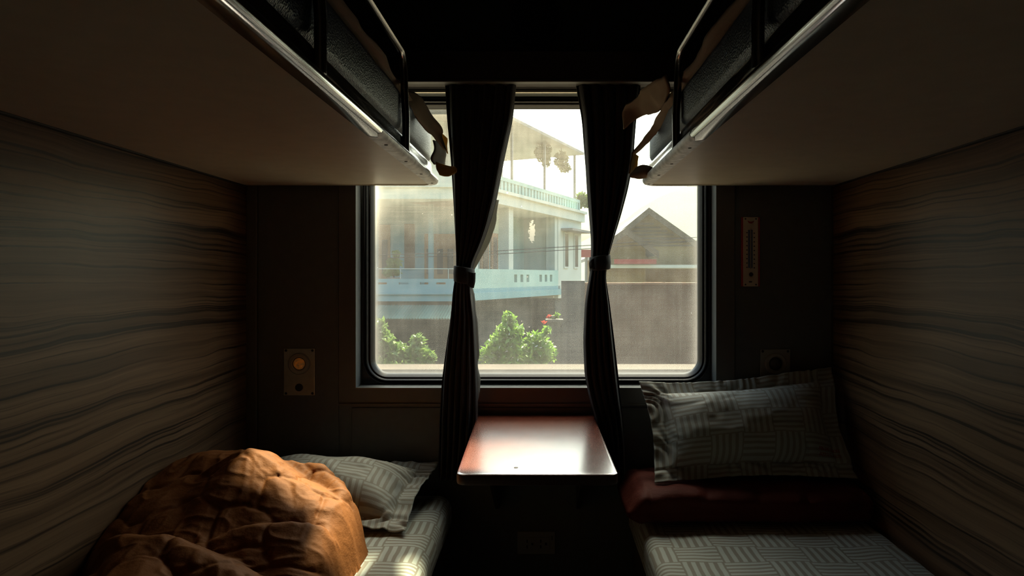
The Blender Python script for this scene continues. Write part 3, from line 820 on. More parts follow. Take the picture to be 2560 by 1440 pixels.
curtain('left gathered dark curtain tied at the middle, pale lining showing on its right edge',
        [(209, 1113, 1290), (300, 1118, 1281), (400, 1127, 1259), (500, 1133, 1240), (560, 1136, 1224), (610, 1139, 1206), (650, 1142, 1186), (672, 1142, 1178), (690, 1140, 1180), (720, 1134, 1178),
         (760, 1130, 1183), (800, 1126, 1188), (900, 1112, 1192), (960, 1105, 1194), (1000, 1103, 1194), (1040, 1100, 1194), (1100, 1099, 1190), (1160, 1097, 1182), (1195, 1097, 1178)],
        YCU, 6, 0.3, (1139, 1183, 668, 708, 4, [[(1170, 680, 2.05), (1182, 683, 2.05), (1189, 682, 2.055)], [(1170, 700, 2.045), (1180, 703, 2.045), (1187, 700, 2.05)], [(1168, 714, 2.05), (1176, 718, 2.05), (1184, 720, 2.055)]]),
        hem=[[(1236, 500, 1247), (1216, 560, 1238), (1200, 610, 1220), (1186, 650, 1200), (1177, 676, 1184)],
             [(1172, 716, 1180), (1176, 760, 1188), (1183, 820, 1194), (1186, 880, 1198), (1186, 910, 1195), (1188, 950, 1200), (1188, 985, 1197), (1184, 1020, 1190)]])
curtain('right gathered dark curtain tied above the middle, hanging beside the table',
        [(209, 1440, 1602), (300, 1456, 1591), (400, 1463, 1584), (470, 1468, 1571), (540, 1474, 1552), (600, 1479, 1533), (630, 1479, 1524), (655, 1478, 1520), (690, 1475, 1513), (720, 1469, 1518), (760, 1463, 1524), (850, 1459, 1535), (940, 1462, 1545),
         (1000, 1475, 1551), (1040, 1486, 1556), (1100, 1500, 1560), (1160, 1506, 1562), (1195, 1508, 1562)],
        YCU, 5, 1.7, (1477, 1522, 640, 676, -3, [[(1486, 646, 2.05), (1478, 650, 2.05), (1473, 658, 2.055)], [(1486, 664, 2.045), (1480, 666, 2.045), (1474, 668, 2.05)], [(1488, 672, 2.05), (1482, 673, 2.05), (1477, 672, 2.055)]]))

# =================================================================== TABLE
TZ = EYE - 0.448
tb = thing('folding_table', (-0.02, 1.8, TZ), 'small glossy red-brown folding table under the window', 'table')
x0n, x1n, x0f, x1f = -0.1995, 0.1685, -0.2145, 0.160
yn, yf = 1.492, D - 0.006
rc = 0.022; out = []
for (cx_, cy_, a0) in ((x0n + rc, yn + rc, 180), (x1n - rc, yn + rc, 270)):
    for k in range(8):
        a = R(a0 + 90 * k / 7); out.append((cx_ + rc * math.cos(a), cy_ + rc * math.sin(a)))
out += [(x1f, yf), (x0f, yf)]
ctr = (-0.02, 1.8)
def inset(d): return [(p[0] + d * (1 if p[0] < ctr[0] else -1), p[1] + d * (1 if p[1] < ctr[1] else -1)) for p in out]
def tl_(d, z): return [(p[0], p[1], z) for p in inset(d)]
ls = [tl_(0.006, TZ - 0.026), tl_(0.001, TZ - 0.024), tl_(0.0, TZ - 0.020), tl_(0.0, TZ - 0.006), tl_(0.0008, TZ - 0.002), tl_(0.003, TZ - 0.0004), tl_(0.007, TZ)]
mb = MB().loops(ls); n = len(out)
mb.f.append(tuple(range((len(ls) - 1) * n, len(ls) * n))); mb.f.append(tuple(reversed(range(n))))
top_o = mb.build('table_top', M['table'], tb, smooth=True, ang=35)
top_o.data.materials.append(simple('shaded_red_table_sides', (0.035, 0.010, 0.007), 0.5))  # table sides and underside coloured darker to stand in for shade
for pl in top_o.data.polygons:
    if pl.normal.z < 0.35: pl.material_index = 1
hp = P(1290, 1169, 0); hy = 0.448 * F / (1169 - CY); hx = X(1290, hy)
MB().lathe((hx, hy, TZ + 0.0002), (0, 0, 1), [(0, 0.0052), (0.0006, 0.0046), (0.0007, 0.0)], 16).build('screw', M['black'], tb)
MB().box(-0.19, 0.145, D - 0.028, D - 0.006, TZ - 0.055, TZ - 0.027, 0.003).build('wall_batten', M['dark_trim'], tb)
for sx_ in (-0.15, 0.11):
    mbk = MB().prism([(sx_ - 0.006, D - 0.008, TZ - 0.058), (sx_ - 0.006, D - 0.008, TZ - 0.30), (sx_ - 0.006, D - 0.024, TZ - 0.30), (sx_ - 0.006, 1.72, TZ - 0.040), (sx_ - 0.006, 1.72, TZ - 0.0265), (sx_ - 0.006, 1.76, TZ - 0.0265)], (0.012, 0, 0))
    mbk.build('bracket', M['black'], tb)

# =================================================================== FIXTURES ON THE END WALL
def plate_lamp(px0, px1, py0, py1, cxp, cyp, m_plate, label, glow):
    Yp = D - 0.004
    r = thing('reading_light', (X((px0 + px1) / 2, Yp), Yp, Z(py1, Yp)), label, 'reading light', 'reading lights by the lower bunks')
    a0, a1, b0, b1 = X(px0, Yp), X(px1, Yp), Z(py1, Yp), Z(py0, Yp)
    MB().box(a0, a1, Yp - 0.004, Yp, b0, b1, 0.0015).build('plate', m_plate, r)
    c = (X(cxp, Yp), Yp - 0.004, Z(cyp, Yp))
    MB().lathe(c, (0, -1, 0), [(0, 0.0355), (0.003, 0.035), (0.006, 0.032), (0.006, 0.024), (0.003, 0.0215), (-0.002, 0.0205)], 40).build('bezel', M['white_plastic'], r, smooth=True)
    MB().lathe(c, (0, -1, 0), [(0.0005, 0.0212), (0.0008, 0.0)], 32).build('reflector', M['black'], r)
    MB().lathe(c, (0, -1, 0), [(0.0, 0.019), (0.004, 0.017), (0.007, 0.012), (0.009, 0.006), (0.0095, 0.0)], 24).build('lens', glow, r, smooth=True)
    cb = (X(cxp, Yp), Yp - 0.004, Z(cyp + 59, Yp))
    MB().lathe(cb, (0, -1, 0), [(0, 0.0125), (0.003, 0.0122), (0.004, 0.010), (0.004, 0.0)], 24).build('button', M['black'], r)
    for qx in (px0 + 6, px1 - 6):
        for qz in (py0 + 5, py1 - 5):
            MB().lathe((X(qx, Yp), Yp - 0.004, Z(qz, Yp)), (0, -1, 0), [(0, 0.0042), (0.001, 0.0036), (0.0013, 0)], 12).build('screw', M['black'], r)
    return r
gm, nt, b = nmat('amber_lens'); b.inputs['Base Color'].default_value = (0.55, 0.20, 0.04, 1); b.inputs['Roughness'].default_value = 0.15
nz = noise(nt, coords(nt), 90.0, 2); nt.links.new(ramp(nt, nz, [(0.35, (0.20, 0.16, 0.12)), (0.6, (0.85, 0.32, 0.06))]), b.inputs['Base Color'])
b.inputs['Emission Color'].default_value = (1.0, 0.35, 0.06, 1); b.inputs['Emission Strength'].default_value = 0.05
dm = simple('unlit_lens', (0.06, 0.06, 0.06), 0.2)
plate_lamp(710, 788, 871, 988, 749, 909, M['steel'], 'steel reading light plate with amber lens on the left of the window', gm)
dplate = simple('dull_steel', (0.34, 0.33, 0.30), 0.5, metal=0.6)
plate_lamp(1900, 1975, 873, 990, 1938, 909, dplate, 'unlit reading light plate half hidden behind the upright pillow', dm)

# thermometer
Yt = D - 0.004
tx0, tx1, tz0, tz1 = X(1852, Yt), X(1899, Yt), Z(716, Yt), Z(543, Yt)
th = thing('wall_thermometer', ((tx0 + tx1) / 2, Yt, tz0), 'narrow white thermometer with red edges on the right wall panel', 'thermometer')
cream = simple('thermometer_card', (0.58, 0.54, 0.42), 0.5, var=0.04); redp = simple('thermometer_red', (0.35, 0.035, 0.03), 0.5); inkm = simple('thermometer_ink', (0.02, 0.02, 0.025), 0.6); bluep = simple('thermometer_blue', (0.10, 0.16, 0.30), 0.5)
MB().box(tx0 + 0.006, tx1 - 0.006, Yt - 0.006, Yt, tz0, tz1, 0.002).build('card', cream, th)
for (q0, q1) in ((tx0, tx0 + 0.0085), (tx1 - 0.0085, tx1)):
    MB().box(q0, q1, Yt - 0.0045, Yt, tz0, tz1, 0.001).build('red_edge', redp, th)
cxm = (tx0 + tx1) / 2
MB().box(cxm - 0.009, cxm + 0.006, Yt - 0.0066, Yt - 0.006, Z(670, Yt), Z(575, Yt)).build('scale_panel', bluep, th)
MB().tube([(cxm - 0.001, Yt - 0.0085, Z(672, Yt)), (cxm - 0.001, Yt - 0.0085, Z(572, Yt))], 0.0018, 8).build('tube', M['white_plastic'], th)
MB().lathe((cxm + 0.001, Yt - 0.006, Z(686, Yt)), (0, -1, 0), [(0, 0.007), (0.004, 0.006), (0.006, 0.003), (0.0065, 0)], 16).build('bulb', inkm, th)
sm_ = [(cxm + 0.010 * math.cos(R(a)), Yt - 0.0064, Z(553, Yt) + 0.004 + 0.010 * math.sin(R(a)) * 0.9) for a in range(200, 341, 14)]
MB().tube(sm_, [0.0008 + 0.0022 * math.sin(math.pi * i / (len(sm_) - 1)) for i in range(len(sm_))], 8).build('red_emblem', redp, th)
mb = MB()
for i in range(9):                                 # scale marks and figures either side of the tube
    zz = Z(582 + i * 10.8, Yt)
    mb.box(cxm - 0.0145, cxm - 0.0105, Yt - 0.0064, Yt - 0.006, zz - 0.0018, zz + 0.0018).box(cxm + 0.009, cxm + 0.0135, Yt - 0.0064, Yt - 0.006, zz - 0.0035, zz + 0.0001)
mb.build('scale_marks', inkm, th)
mb = MB()
for qx in (tx0 + 0.0135, tx1 - 0.0135):
    for qz in (tz0 + 0.006, tz1 - 0.006):
        MB().lathe((qx, Yt - 0.006, qz), (0, -1, 0), [(0, 0.0028), (0.0008, 0.0024), (0.001, 0)], 10).build('screw', inkm, th)
MB().box(cxm - 0.006, cxm + 0.004, Yt - 0.0064, Yt - 0.006, Z(706, Yt), Z(703, Yt)).build('maker_line', inkm, th)

# power socket under the table
Ys = D - 0.004
s0, s1, t0, t1 = X(1293, Ys), X(1388, Ys), Z(1384, Ys), Z(1327, Ys)
so = thing('power_socket', ((s0 + s1) / 2, Ys, t0), 'double power socket on the wall below the table', 'socket')
MB().box(s0, s1, Ys - 0.008, Ys, t0, t1, 0.003).build('plate', M['white_plastic'], so)
MB().box(s0 + 0.018, s1 - 0.018, Ys - 0.0095, Ys - 0.007, t0 + 0.012, t1 - 0.018, 0.002).build('insert', M['white_plastic'], so)
for qx in (1323, 1357):
    for (dx, dy, w_, h_) in ((-5, -7, 3, 8), (-5, 7, 3, 8), (8, 0, 5, 6)):
        c_ = (X(qx + dx, Ys), Z(1357 + dy, Ys))
        MB().box(c_[0] - w_ / 1540, c_[0] + w_ / 1540, Ys - 0.0102, Ys - 0.0094, c_[1] - h_ / 1540, c_[1] + h_ / 1540).build('slot', M['socket_hole'], so)
MB().box(X(1379, Ys), X(1381, Ys), Ys - 0.0085, Ys - 0.0078, Z(1348, Ys), Z(1337, Ys)).build('mark', M['socket_hole'], so)

# =================================================================== LOWER BUNKS
ZL = EYE - 0.70
def lower_base(x0, x1, label):
    r = thing('lower_bunk', ((x0 + x1) / 2, 1.1, 0), label, 'bunk', 'lower bunks of the compartment')
    MB().box(x0, x1, 0.10, D - 0.012, 0.06, ZL - 0.115, 0.004).build('box', M['base'], r)
    MB().box(x0 + 0.02, x1 - 0.02, 0.12, D - 0.02, 0.0, 0.06).build('plinth', M['black'], r)
lower_base(XL + 0.003, -0.31, 'left lower bunk base under the brown quilt')
lower_base(0.285, XR - 0.003, 'right lower bunk base under the red folded quilt')
soft_box('lower_mattress', XL + 0.004, -0.292, 0.12, D - 0.012, ZL - 0.115, ZL, 0.045, M['linen'], 'left lower mattress in grey basket pattern sheet', 'mattress', 'lower bunk mattresses', nx=40, ny=90, amp=0.003)
soft_box('lower_mattress', 0.270, XR - 0.004, 0.12, D - 0.012, ZL - 0.115, ZL, 0.030, M['linen'], 'right lower mattress in grey basket pattern sheet', 'mattress', 'lower bunk mattresses', nx=40, ny=90, amp=0.004, seed=8)

# =================================================================== PILLOWS
def pillow(label, c00, c10, c11, c01, nrm, thick, seed, flange=0.13, fl_sides=(1, 1, 1, 1), tuck=0.0, uvs=(0.62, 0.40), sag=0.0):
    """c00..c01: outer corners counter-clockwise seen from the front (lower left first)"""
    nu, nv = 110, 80
    c00, c10, c11, c01, nrm = map(lambda q: np.array(q, dtype=float), (c00, c10, c11, c01, nrm))
    nrm = nrm / np.linalg.norm(nrm)
    u = np.linspace(0, 1, nu)[:, None]; v = np.linspace(0, 1, nv)[None, :]
    u = u + 0 * v; v = v + 0 * u
    base = ((1 - u) * (1 - v))[..., None] * c00 + (u * (1 - v))[..., None] * c10 + (u * v)[..., None] * c11 + ((1 - u) * v)[..., None] * c01
    L = fl_sides
    fu0, fu1, fv0, fv1 = [flange * 0.62 * q for q in (L[0], L[1])] + [flange * q for q in (L[2], L[3])]
    cu = np.clip((u - fu0) / (1 - fu0 - fu1), 0, 1) * 2 - 1; cv = np.clip((v - fv0) / (1 - fv0 - fv1), 0, 1) * 2 - 1
    h = (np.clip(1 - np.abs(cu) ** 2.6, 0, 1) ** 0.55) * (np.clip(1 - np.abs(cv) ** 2.4, 0, 1) ** 0.55)
    # seams pull in between the corners
    pull = 0.030
    side_u = (c10 - c00) / np.linalg.norm(c10 - c00); side_v = (c01 - c00) / np.linalg.norm(c01 - c00)
    base = base + side_u * (pull * (0.5 - u) * 2 * np.sin(math.pi * v) ** 1.0)[..., None] * 0.6 + side_v * (pull * (0.5 - v) * 2 * np.sin(math.pi * u))[..., None] * 0.6
    edge = 1 - np.clip(h * 1.6, 0, 1)
    q = np.stack([u * 9, v * 6, 0 * u], -1)
    rip = np.sin((v * 9 + 4.5 * vnoise(q * 0.7, seed)) * math.pi) * (np.minimum(u, 1 - u) < 0.13) + np.sin((u * 11 + 4.5 * vnoise(q * 0.7, seed + 4)) * math.pi) * (np.minimum(v, 1 - v) < 0.13)
    # creases running in from the corners and seams
    cre = np.abs(vnoise(np.stack([u * 5 + v * 2.5, v * 4 - u * 1.5, 0 * u], -1), seed + 9))
    cre = (1 - np.clip(cre * 6, 0, 1)) * (edge * 0.8 + 0.25 * (h < 0.85))
    soft = fbm(np.stack([u * 6, v * 4, 0 * u], -1), seed + 2) * h
    front = thick * 0.62 * h + 0.0012 + 0.0035 * rip * edge - 0.010 * cre * (h > 0.02) + 0.006 * soft
    back = -thick * 0.38 * h - 0.0012 + 0.0035 * rip * edge
    wav = 0.010 * vnoise(np.stack([u * 4, v * 4, 0 * u + 3], -1), seed + 21) * edge
    dr = np.array([0, 0, -1.0]) * sag
    A = base + nrm * (front + wav)[..., None] + dr * (edge * (v < 0.5))[..., None]; B = base + nrm * (back + wav)[..., None] + dr * (edge * (v < 0.5))[..., None]
    V = np.concatenate([A.reshape(-1, 3), B.reshape(-1, 3)]); m = nu * nv
    fa = grid_faces(nu, nv); f = fa + [tuple(m + i for i in reversed(q_)) for q_ in fa]
    rim = [i * nv for i in range(nu)] + [(nu - 1) * nv + j for j in range(1, nv)] + [i * nv + nv - 1 for i in range(nu - 2, -1, -1)] + [j for j in range(nv - 2, 0, -1)]
    for a, b_ in zip(rim, rim[1:] + rim[:1]): f.append((a, b_, m + b_, m + a))
    UV = np.stack([u * uvs[0] + 0.03, v * uvs[1] + 0.04], -1).reshape(-1, 2); UV = np.concatenate([UV, UV])
    return V, f, UV
def make_pillow(label, group, *a, **k):
    V, f, UV = pillow(label, *a, **k)
    V[:, 2] = np.maximum(V[:, 2], k.get('floor', -9) if False else -9)
    return V, f, UV
V, f, UV = pillow(None, (-0.945, 1.775, 0.530), (-0.372, 1.775, 0.512), (-0.335, 2.105, 0.605), (-0.930, 2.110, 0.620), (0.0, -0.30, 1.0), 0.155, 3, sag=0.0)
V[:, 2] = np.maximum(V[:, 2], ZL + 0.003); V[:, 0] = np.maximum(V[:, 0], XL + 0.006)
o = mesh('pillow', V, f, M['linen_p'], None, smooth=True, uv=UV); fix_normals(o)
tag(o, 'flat grey patterned pillow lying behind the brown quilt', 'pillow', 'pillows on the lower bunks')
V, f, UV = pillow(None, (0.318, 1.905, 0.603), (0.905, 1.915, 0.612), (0.918, 2.108, 0.912), (0.300, 2.100, 0.862), (0.0, -1.0, 0.55), 0.150, 11)
V[:, 1] = np.minimum(V[:, 1], D - 0.016); V[:, 0] = np.minimum(V[:, 0], XR - 0.006); V[:, 2] = np.maximum(V[:, 2], ZL + 0.096)
o = mesh('pillow', V, f, M['linen_s'], None, smooth=True, uv=UV); fix_normals(o)
tag(o, 'upright grey patterned pillow leaning on the wall above the red quilt', 'pillow', 'pillows on the lower bunks')

# =================================================================== QUILTS
def hexdist(a, b, cell):
    """distance to the nearest seam of a hexagon quilting, in cells"""
    a = a / cell; b = b / cell
    best = np.full(a.shape, 9.0); sec = np.full(a.shape, 9.0)
    r3 = math.sqrt(3)
    for (ox, oy) in ((0, 0), (0.5, r3 / 2)):
        i = np.round(a - ox); j = np.round((b - oy) / r3)
        for di in (-1, 0, 1):
            for dj in (-1, 0, 1):
                d = np.hypot(a - ox - i - di, b - oy - (j + dj) * r3)
                nb = np.minimum(best, d); sec = np.minimum(sec, np.maximum(best, d)); best = nb
    return (sec - best) * 0.5
def tents(xx, yy, ridges):
    """height of cloth held up by ridge lines: planar flanks falling away from each crest, V-shaped valleys between"""
    H = np.full(xx.shape, -9.0)
    for pts, slope, rnd in ridges:
        best = np.full(xx.shape, -9.0)
        for (a, b_) in zip(pts[:-1], pts[1:]):
            ax, ay, azz = a; bx, by, bz = b_
            L2 = (bx - ax) ** 2 + (by - ay) ** 2
            t = np.clip(((xx - ax) * (bx - ax) + (yy - ay) * (by - ay)) / L2, 0, 1)
            d = np.hypot(xx - ax - t * (bx - ax), yy - ay - t * (by - ay))
            best = np.maximum(best, azz + t * (bz - azz) - slope * (np.sqrt(d * d + rnd * rnd) - rnd))
        k = 0.010
        h = np.clip(0.5 + 0.5 * (best - H) / k, 0, 1)
        H = np.where(H < -5, best, H * (1 - h) + best * h + k * h * (1 - h))
    return H
gx = np.arange(-0.958, -0.400, 0.0030); gy = np.arange(0.97, 1.875, 0.0030)
xx, yy = np.meshgrid(gx, gy, indexing='ij')
pp = np.stack([xx, yy, 0 * xx], -1)
xw = xx + 0.012 * fbm(pp * 6, 41); yw = yy + 0.012 * fbm(pp * 6, 43)
RIDGES = [
    ([(-0.735, 1.645, 0.762), (-0.665, 1.615, 0.728), (-0.60, 1.60, 0.700), (-0.505, 1.575, 0.640)], 0.62, 0.012),   # main ridge to the right
    ([(-0.735, 1.645, 0.762), (-0.750, 1.55, 0.700), (-0.790, 1.44, 0.640)], 0.75, 0.014),                           # spur to the front left
    ([(-0.660, 1.56, 0.690), (-0.600, 1.50, 0.640)], 0.60, 0.02),
    ([(-0.945, 1.74, 0.715), (-0.865, 1.72, 0.742), (-0.79, 1.71, 0.738)], 0.42, 0.03),                              # hump by the wall
    ([(-0.93, 1.60, 0.690), (-0.86, 1.50, 0.672), (-0.82, 1.45, 0.640)], 0.60, 0.03),
    ([(-0.70, 1.765, 0.705), (-0.60, 1.745, 0.705), (-0.535, 1.69, 0.672), (-0.495, 1.62, 0.640)], 0.75, 0.010),     # flap behind, right
    ([(-0.745, 1.405, 0.630), (-0.64, 1.435, 0.650), (-0.56, 1.455, 0.648), (-0.485, 1.47, 0.628)], 0.95, 0.016),    # lower right fold
    ([(-0.885, 1.345, 0.668), (-0.78, 1.325, 0.672), (-0.68, 1.300, 0.655), (-0.58, 1.270, 0.625), (-0.46, 1.25, 0.600)], 0.80, 0.018),  # front fold
    ([(-0.86, 1.15, 0.640), (-0.68, 1.12, 0.640), (-0.50, 1.10, 0.610)], 0.45, 0.04),
    ([(-0.80, 1.30, 0.66), (-0.70, 1.12, 0.64)], 0.5, 0.03),
]
H = tents(xw, yw, RIDGES)
# outline of the heap on the sheet: cloth rolls under along it
outl = np.array([(-1.00, 1.90), (-1.00, 1.42), (-0.905, 1.30), (-0.885, 0.90), (-0.425, 0.90), (-0.415, 1.20), (-0.440, 1.36), (-0.458, 1.45), (-0.450, 1.58), (-0.462, 1.68), (-0.500, 1.775), (-0.60, 1.815), (-0.76, 1.845), (-0.86, 1.86)])
dist = np.full(xx.shape, 9.0); ins_ = np.zeros(xx.shape, bool)
for k in range(len(outl)):
    (ax, ay), (bx, by) = outl[k], outl[(k + 1) % len(outl)]
    t = np.clip(((xw - ax) * (bx - ax) + (yw - ay) * (by - ay)) / ((bx - ax) ** 2 + (by - ay) ** 2), 0, 1)
    dist = np.minimum(dist, np.hypot(xw - ax - t * (bx - ax), yw - ay - t * (by - ay)))
    cond = ((ay > yw) != (by > yw)) & (xw < (bx - ax) * (yw - ay) / (by - ay + 1e-12) + ax); ins_ ^= cond
dist = np.where(ins_, dist, -dist)
e = np.clip(dist / 0.055, 0, 1); prof = np.sqrt(np.clip(1 - (1 - e) ** 2, 0, 1))
ZQ0 = ZL + 0.006
H = ZQ0 + np.maximum(H - ZQ0, 0.05) * prof
H = H + fbm(pp * 7, 3, 2) * 0.005 * e
def blur(A, n):
    for _ in range(n):
        B_ = np.pad(A, 1, mode='edge'); A = (B_[:-2, 1:-1] + B_[2:, 1:-1] + B_[1:-1, :-2] + B_[1:-1, 2:] + 2 * A) / 6
    return A
H = np.where(dist > -0.004, blur(H, 5), H)
Hs = blur(H, 12)
dxh = np.gradient(Hs, axis=0); dyh = np.gradient(Hs, axis=1)
a_ = np.cumsum(np.sqrt(0.003 ** 2 + dxh ** 2), axis=0); b_ = np.cumsum(np.sqrt(0.003 ** 2 + dyh ** 2), axis=1)
a_ = a_ + 0.022 * fbm(pp * 5, 51); b_ = b_ + 0.022 * fbm(pp * 5, 53)
CELL = 0.150
hd = hexdist(a_, b_, CELL) * CELL
puff = np.clip(hd / 0.030, 0, 1); puff = puff * (2 - puff)
groove = np.exp(-(hd / 0.0042) ** 2)
q3 = np.stack([a_, b_, 0 * a_], -1)
puck = vnoise(q3 * np.array([85, 60, 1]), 5) * np.exp(-(hd / 0.020) ** 2)
crk = (1 - np.abs(vnoise(q3 * np.array([17, 23, 1]), 8))) ** 5 * 0.0040 + (1 - np.abs(vnoise(q3 * np.array([38, 30, 1]), 12))) ** 5 * 0.0018
pang = np.arctan2(yy - 1.645, xx + 0.735); prad = np.hypot(yy - 1.645, xx + 0.735)
rad = 0.0045 * (1 - np.abs(np.sin(pang * 5.5 + 1.5 * vnoise(pp * 9, 61)))) * np.clip(prad / 0.05, 0, 1) * np.exp(-(prad / 0.20) ** 2)
disp = (0.0036 * puff - 0.0030 * groove + 0.0020 * puck + crk + rad) * np.clip(e * 1.5, 0, 1)
disp = blur(disp, 1); Hn = blur(H, 4)
nx3 = -np.gradient(Hn, 0.003, axis=0); ny3 = -np.gradient(Hn, 0.003, axis=1); nl = np.sqrt(nx3 ** 2 + ny3 ** 2 + 1)
Vq = np.stack([xx + nx3 / nl * disp, yy + ny3 / nl * disp, np.where(dist > -0.004, H, ZL + 0.001) + disp / nl], -1)
keep = dist > -0.008
Vq[..., 0] = np.maximum(Vq[..., 0], XL + 0.004)
idx = -np.ones(xx.shape, int); idx[keep] = np.arange(keep.sum())
nyq = xx.shape[1]
quad = keep[:-1, :-1] & keep[1:, :-1] & keep[1:, 1:] & keep[:-1, 1:]
ii, jj = np.nonzero(quad)
f = np.stack([idx[ii, jj], idx[ii + 1, jj], idx[ii + 1, jj + 1], idx[ii, jj + 1]], 1)
o = mesh('brown_quilt', Vq[keep], f, M['quilt'], None, smooth=True)
tag(o, 'crumpled brown stitched quilt heaped on the left lower bunk', 'quilt')

# folded red quilt under the upright pillow
nx_, ns_ = 150, 64
V = []
for i in range(nx_):
    x = 0.232 + (0.922 - 0.232) * i / (nx_ - 1)
    e = min(1.0, (i + 0.5) / 8, (nx_ - i - 0.5) / 5) ** 0.5
    for k in range(ns_):
        a = 2 * math.pi * k / ns_
        c, s_ = math.cos(a), math.sin(a)
        yy = 1.975 + math.copysign(abs(c) ** 0.45, c) * 0.150 * (0.75 + 0.25 * e); zz = 0.052 + math.copysign(abs(s_) ** 0.55, s_) * 0.046 * e
        V.append((x, yy, ZL + zz))
V = np.array(V)
fr = np.clip((V[:, 1] - 1.82) / 0.05, 0, 1)
hd = hexdist(V[:, 0] + 0.02 * fbm(V * 6, 3), V[:, 1] * 0.9 + 0.9 * (V[:, 2]) + 0.02, 0.15) * 0.15
pf_ = np.clip(hd / 0.03, 0, 1)
lay = -0.010 * np.exp(-((V[:, 2] - ZL - 0.050 - 0.006 * np.sin(V[:, 0] * 14)) / 0.006) ** 2) * (V[:, 1] < 1.86)
V[:, 1] -= (0.006 * pf_ + 0.008 * fbm(V * 7, 12) + lay) * (V[:, 1] < 1.95)
V[:, 2] += (0.006 * pf_ + 0.008 * fbm(V * 5, 15)) * np.clip((V[:, 2] - ZL) / 0.05, 0, 1)
drop = np.clip((0.285 - V[:, 0]) / 0.05, 0, 1); V[:, 2] -= 0.030 * drop * np.clip((V[:, 2] - ZL) / 0.08, 0, 1)
V[:, 2] = np.maximum(V[:, 2], ZL + 0.006)
f = []
for i in range(nx_ - 1):
    for k in range(ns_):
        k2 = (k + 1) % ns_; f.append((i * ns_ + k, i * ns_ + k2, (i + 1) * ns_ + k2, (i + 1) * ns_ + k))
f.append(tuple(range(ns_))); f.append(tuple((nx_ - 1) * ns_ + k for k in reversed(range(ns_))))
o = mesh('folded_quilt', V, f, M['redquilt'], None, smooth=True); fix_normals(o)
tag(o, 'dark red folded quilt under the upright pillow', 'quilt')

# =================================================================== OUTSIDE THE WINDOW
ZG = -1.30                                   # ground beside the track
O = dict(
    ground=simple('dry_ground', (0.143, 0.116, 0.083), 0.95, var=0.3, scale=1.5),
    cyan=simple('pale_cyan_plaster', (0.16, 0.33, 0.36), 0.85, var=0.10, scale=2.0),
    mint=simple('pale_mint_plaster', (0.29, 0.47, 0.44), 0.85, var=0.10, scale=2.0),
    white=simple('off_white_plaster', (0.45, 0.53, 0.49), 0.85, var=0.08, scale=2.0),
    shade=simple('shaded_ground_floor_plaster', (0.035, 0.050, 0.052), 0.9, var=0.2, scale=2.0),  # shade of the open ground floor put into the wall colour
    door=simple('orange_brown_door_wood', (0.231, 0.121, 0.050), 0.6),
    shutter=simple('brown_shutter_wood', (0.121, 0.072, 0.044), 0.7),
    pane=simple('dark_door_glass', (0.028, 0.039, 0.044), 0.15),
    awning=simple('green_corrugated_sheet', (0.09, 0.17, 0.14), 0.95, var=0.15, scale=4),
    tin=simple('grey_tin_roof', (0.165, 0.182, 0.176), 0.6, var=0.15, scale=2),
    olive=simple('olive_gable_boards', (0.17, 0.13, 0.06), 0.9, var=0.2, scale=1.5),
    barge=simple('dark_barge_board', (0.077, 0.066, 0.044), 0.8),
    wallb=simple('brown_boundary_wall', (0.12, 0.072, 0.046), 0.95, var=0.35, scale=1.2),
    coping=simple('orange_tile_coping', (0.248, 0.138, 0.083), 0.8),
    greywall=simple('grey_plaster', (0.088, 0.088, 0.083), 0.95, var=0.3, scale=1.5),
    concrete=simple('pinkish_concrete', (0.050, 0.036, 0.027), 0.95, var=0.25, scale=2.5),
    red=simple('red_sign', (0.248, 0.039, 0.033), 0.6), hill=simple('forested_hill', (0.110, 0.132, 0.110), 1.0, var=0.2, scale=0.02),
    wire=simple('black_cable', (0.017, 0.017, 0.017), 0.6), iron=simple('painted_iron', (0.193, 0.209, 0.204), 0.5),
    leaf=leaf_mat('bush_leaf', (0.10, 0.22, 0.03), (0.26, 0.42, 0.07)), leaf2=leaf_mat('hanging_leaf', (0.12, 0.14, 0.05), (0.26, 0.25, 0.10)),
    leaf3=leaf_mat('left_bush_leaf', (0.09, 0.17, 0.04), (0.20, 0.30, 0.08)),
    blossom=leaf_mat('white_blossom', (0.75, 0.75, 0.62), (0.9, 0.88, 0.75), 0.3), redfl=leaf_mat('red_flower', (0.55, 0.05, 0.03), (0.70, 0.10, 0.06), 0.3),
    bark=simple('bark', (0.066, 0.050, 0.033), 0.9), clay=simple('clay_pot', (0.275, 0.231, 0.187), 0.8),
)
structure(MB().box(-60, 60, 2.6, 420, ZG - 0.3, ZG).build('ground_outside', O['ground']), 'dry ground beside the railway', 'ground')

# ---- house with the wrap-around balconies
YH = 14.0
hs = thing('balcony_house', (-4.5, YH, ZG), 'pale blue balcony house with doors behind the left curtain and pane', 'house')
def part(mb, name, m, parent=hs): return mb.build(name, m, parent)
XH0 = -9.0; XH1 = X(1182, YH)
zz = lambda py: Z(py, YH)
dvec = Vector((1.09 - XH1, 6.0, 0)); Ld = dvec.length; dn = dvec.normalized(); nn = Vector((dn.y, -dn.x, 0))
def Sd(s, out, z): return Vector((XH1, YH, z)) + dn * s + nn * out          # along the receding side
def sbox(s0, s1, o0, o1, z0, z1, mb=None):
    mb = mb or MB(); return mb.obox(Sd(s0, o0, z0), dn * (s1 - s0), nn * (o1 - o0), Vector((0, 0, z1 - z0)))
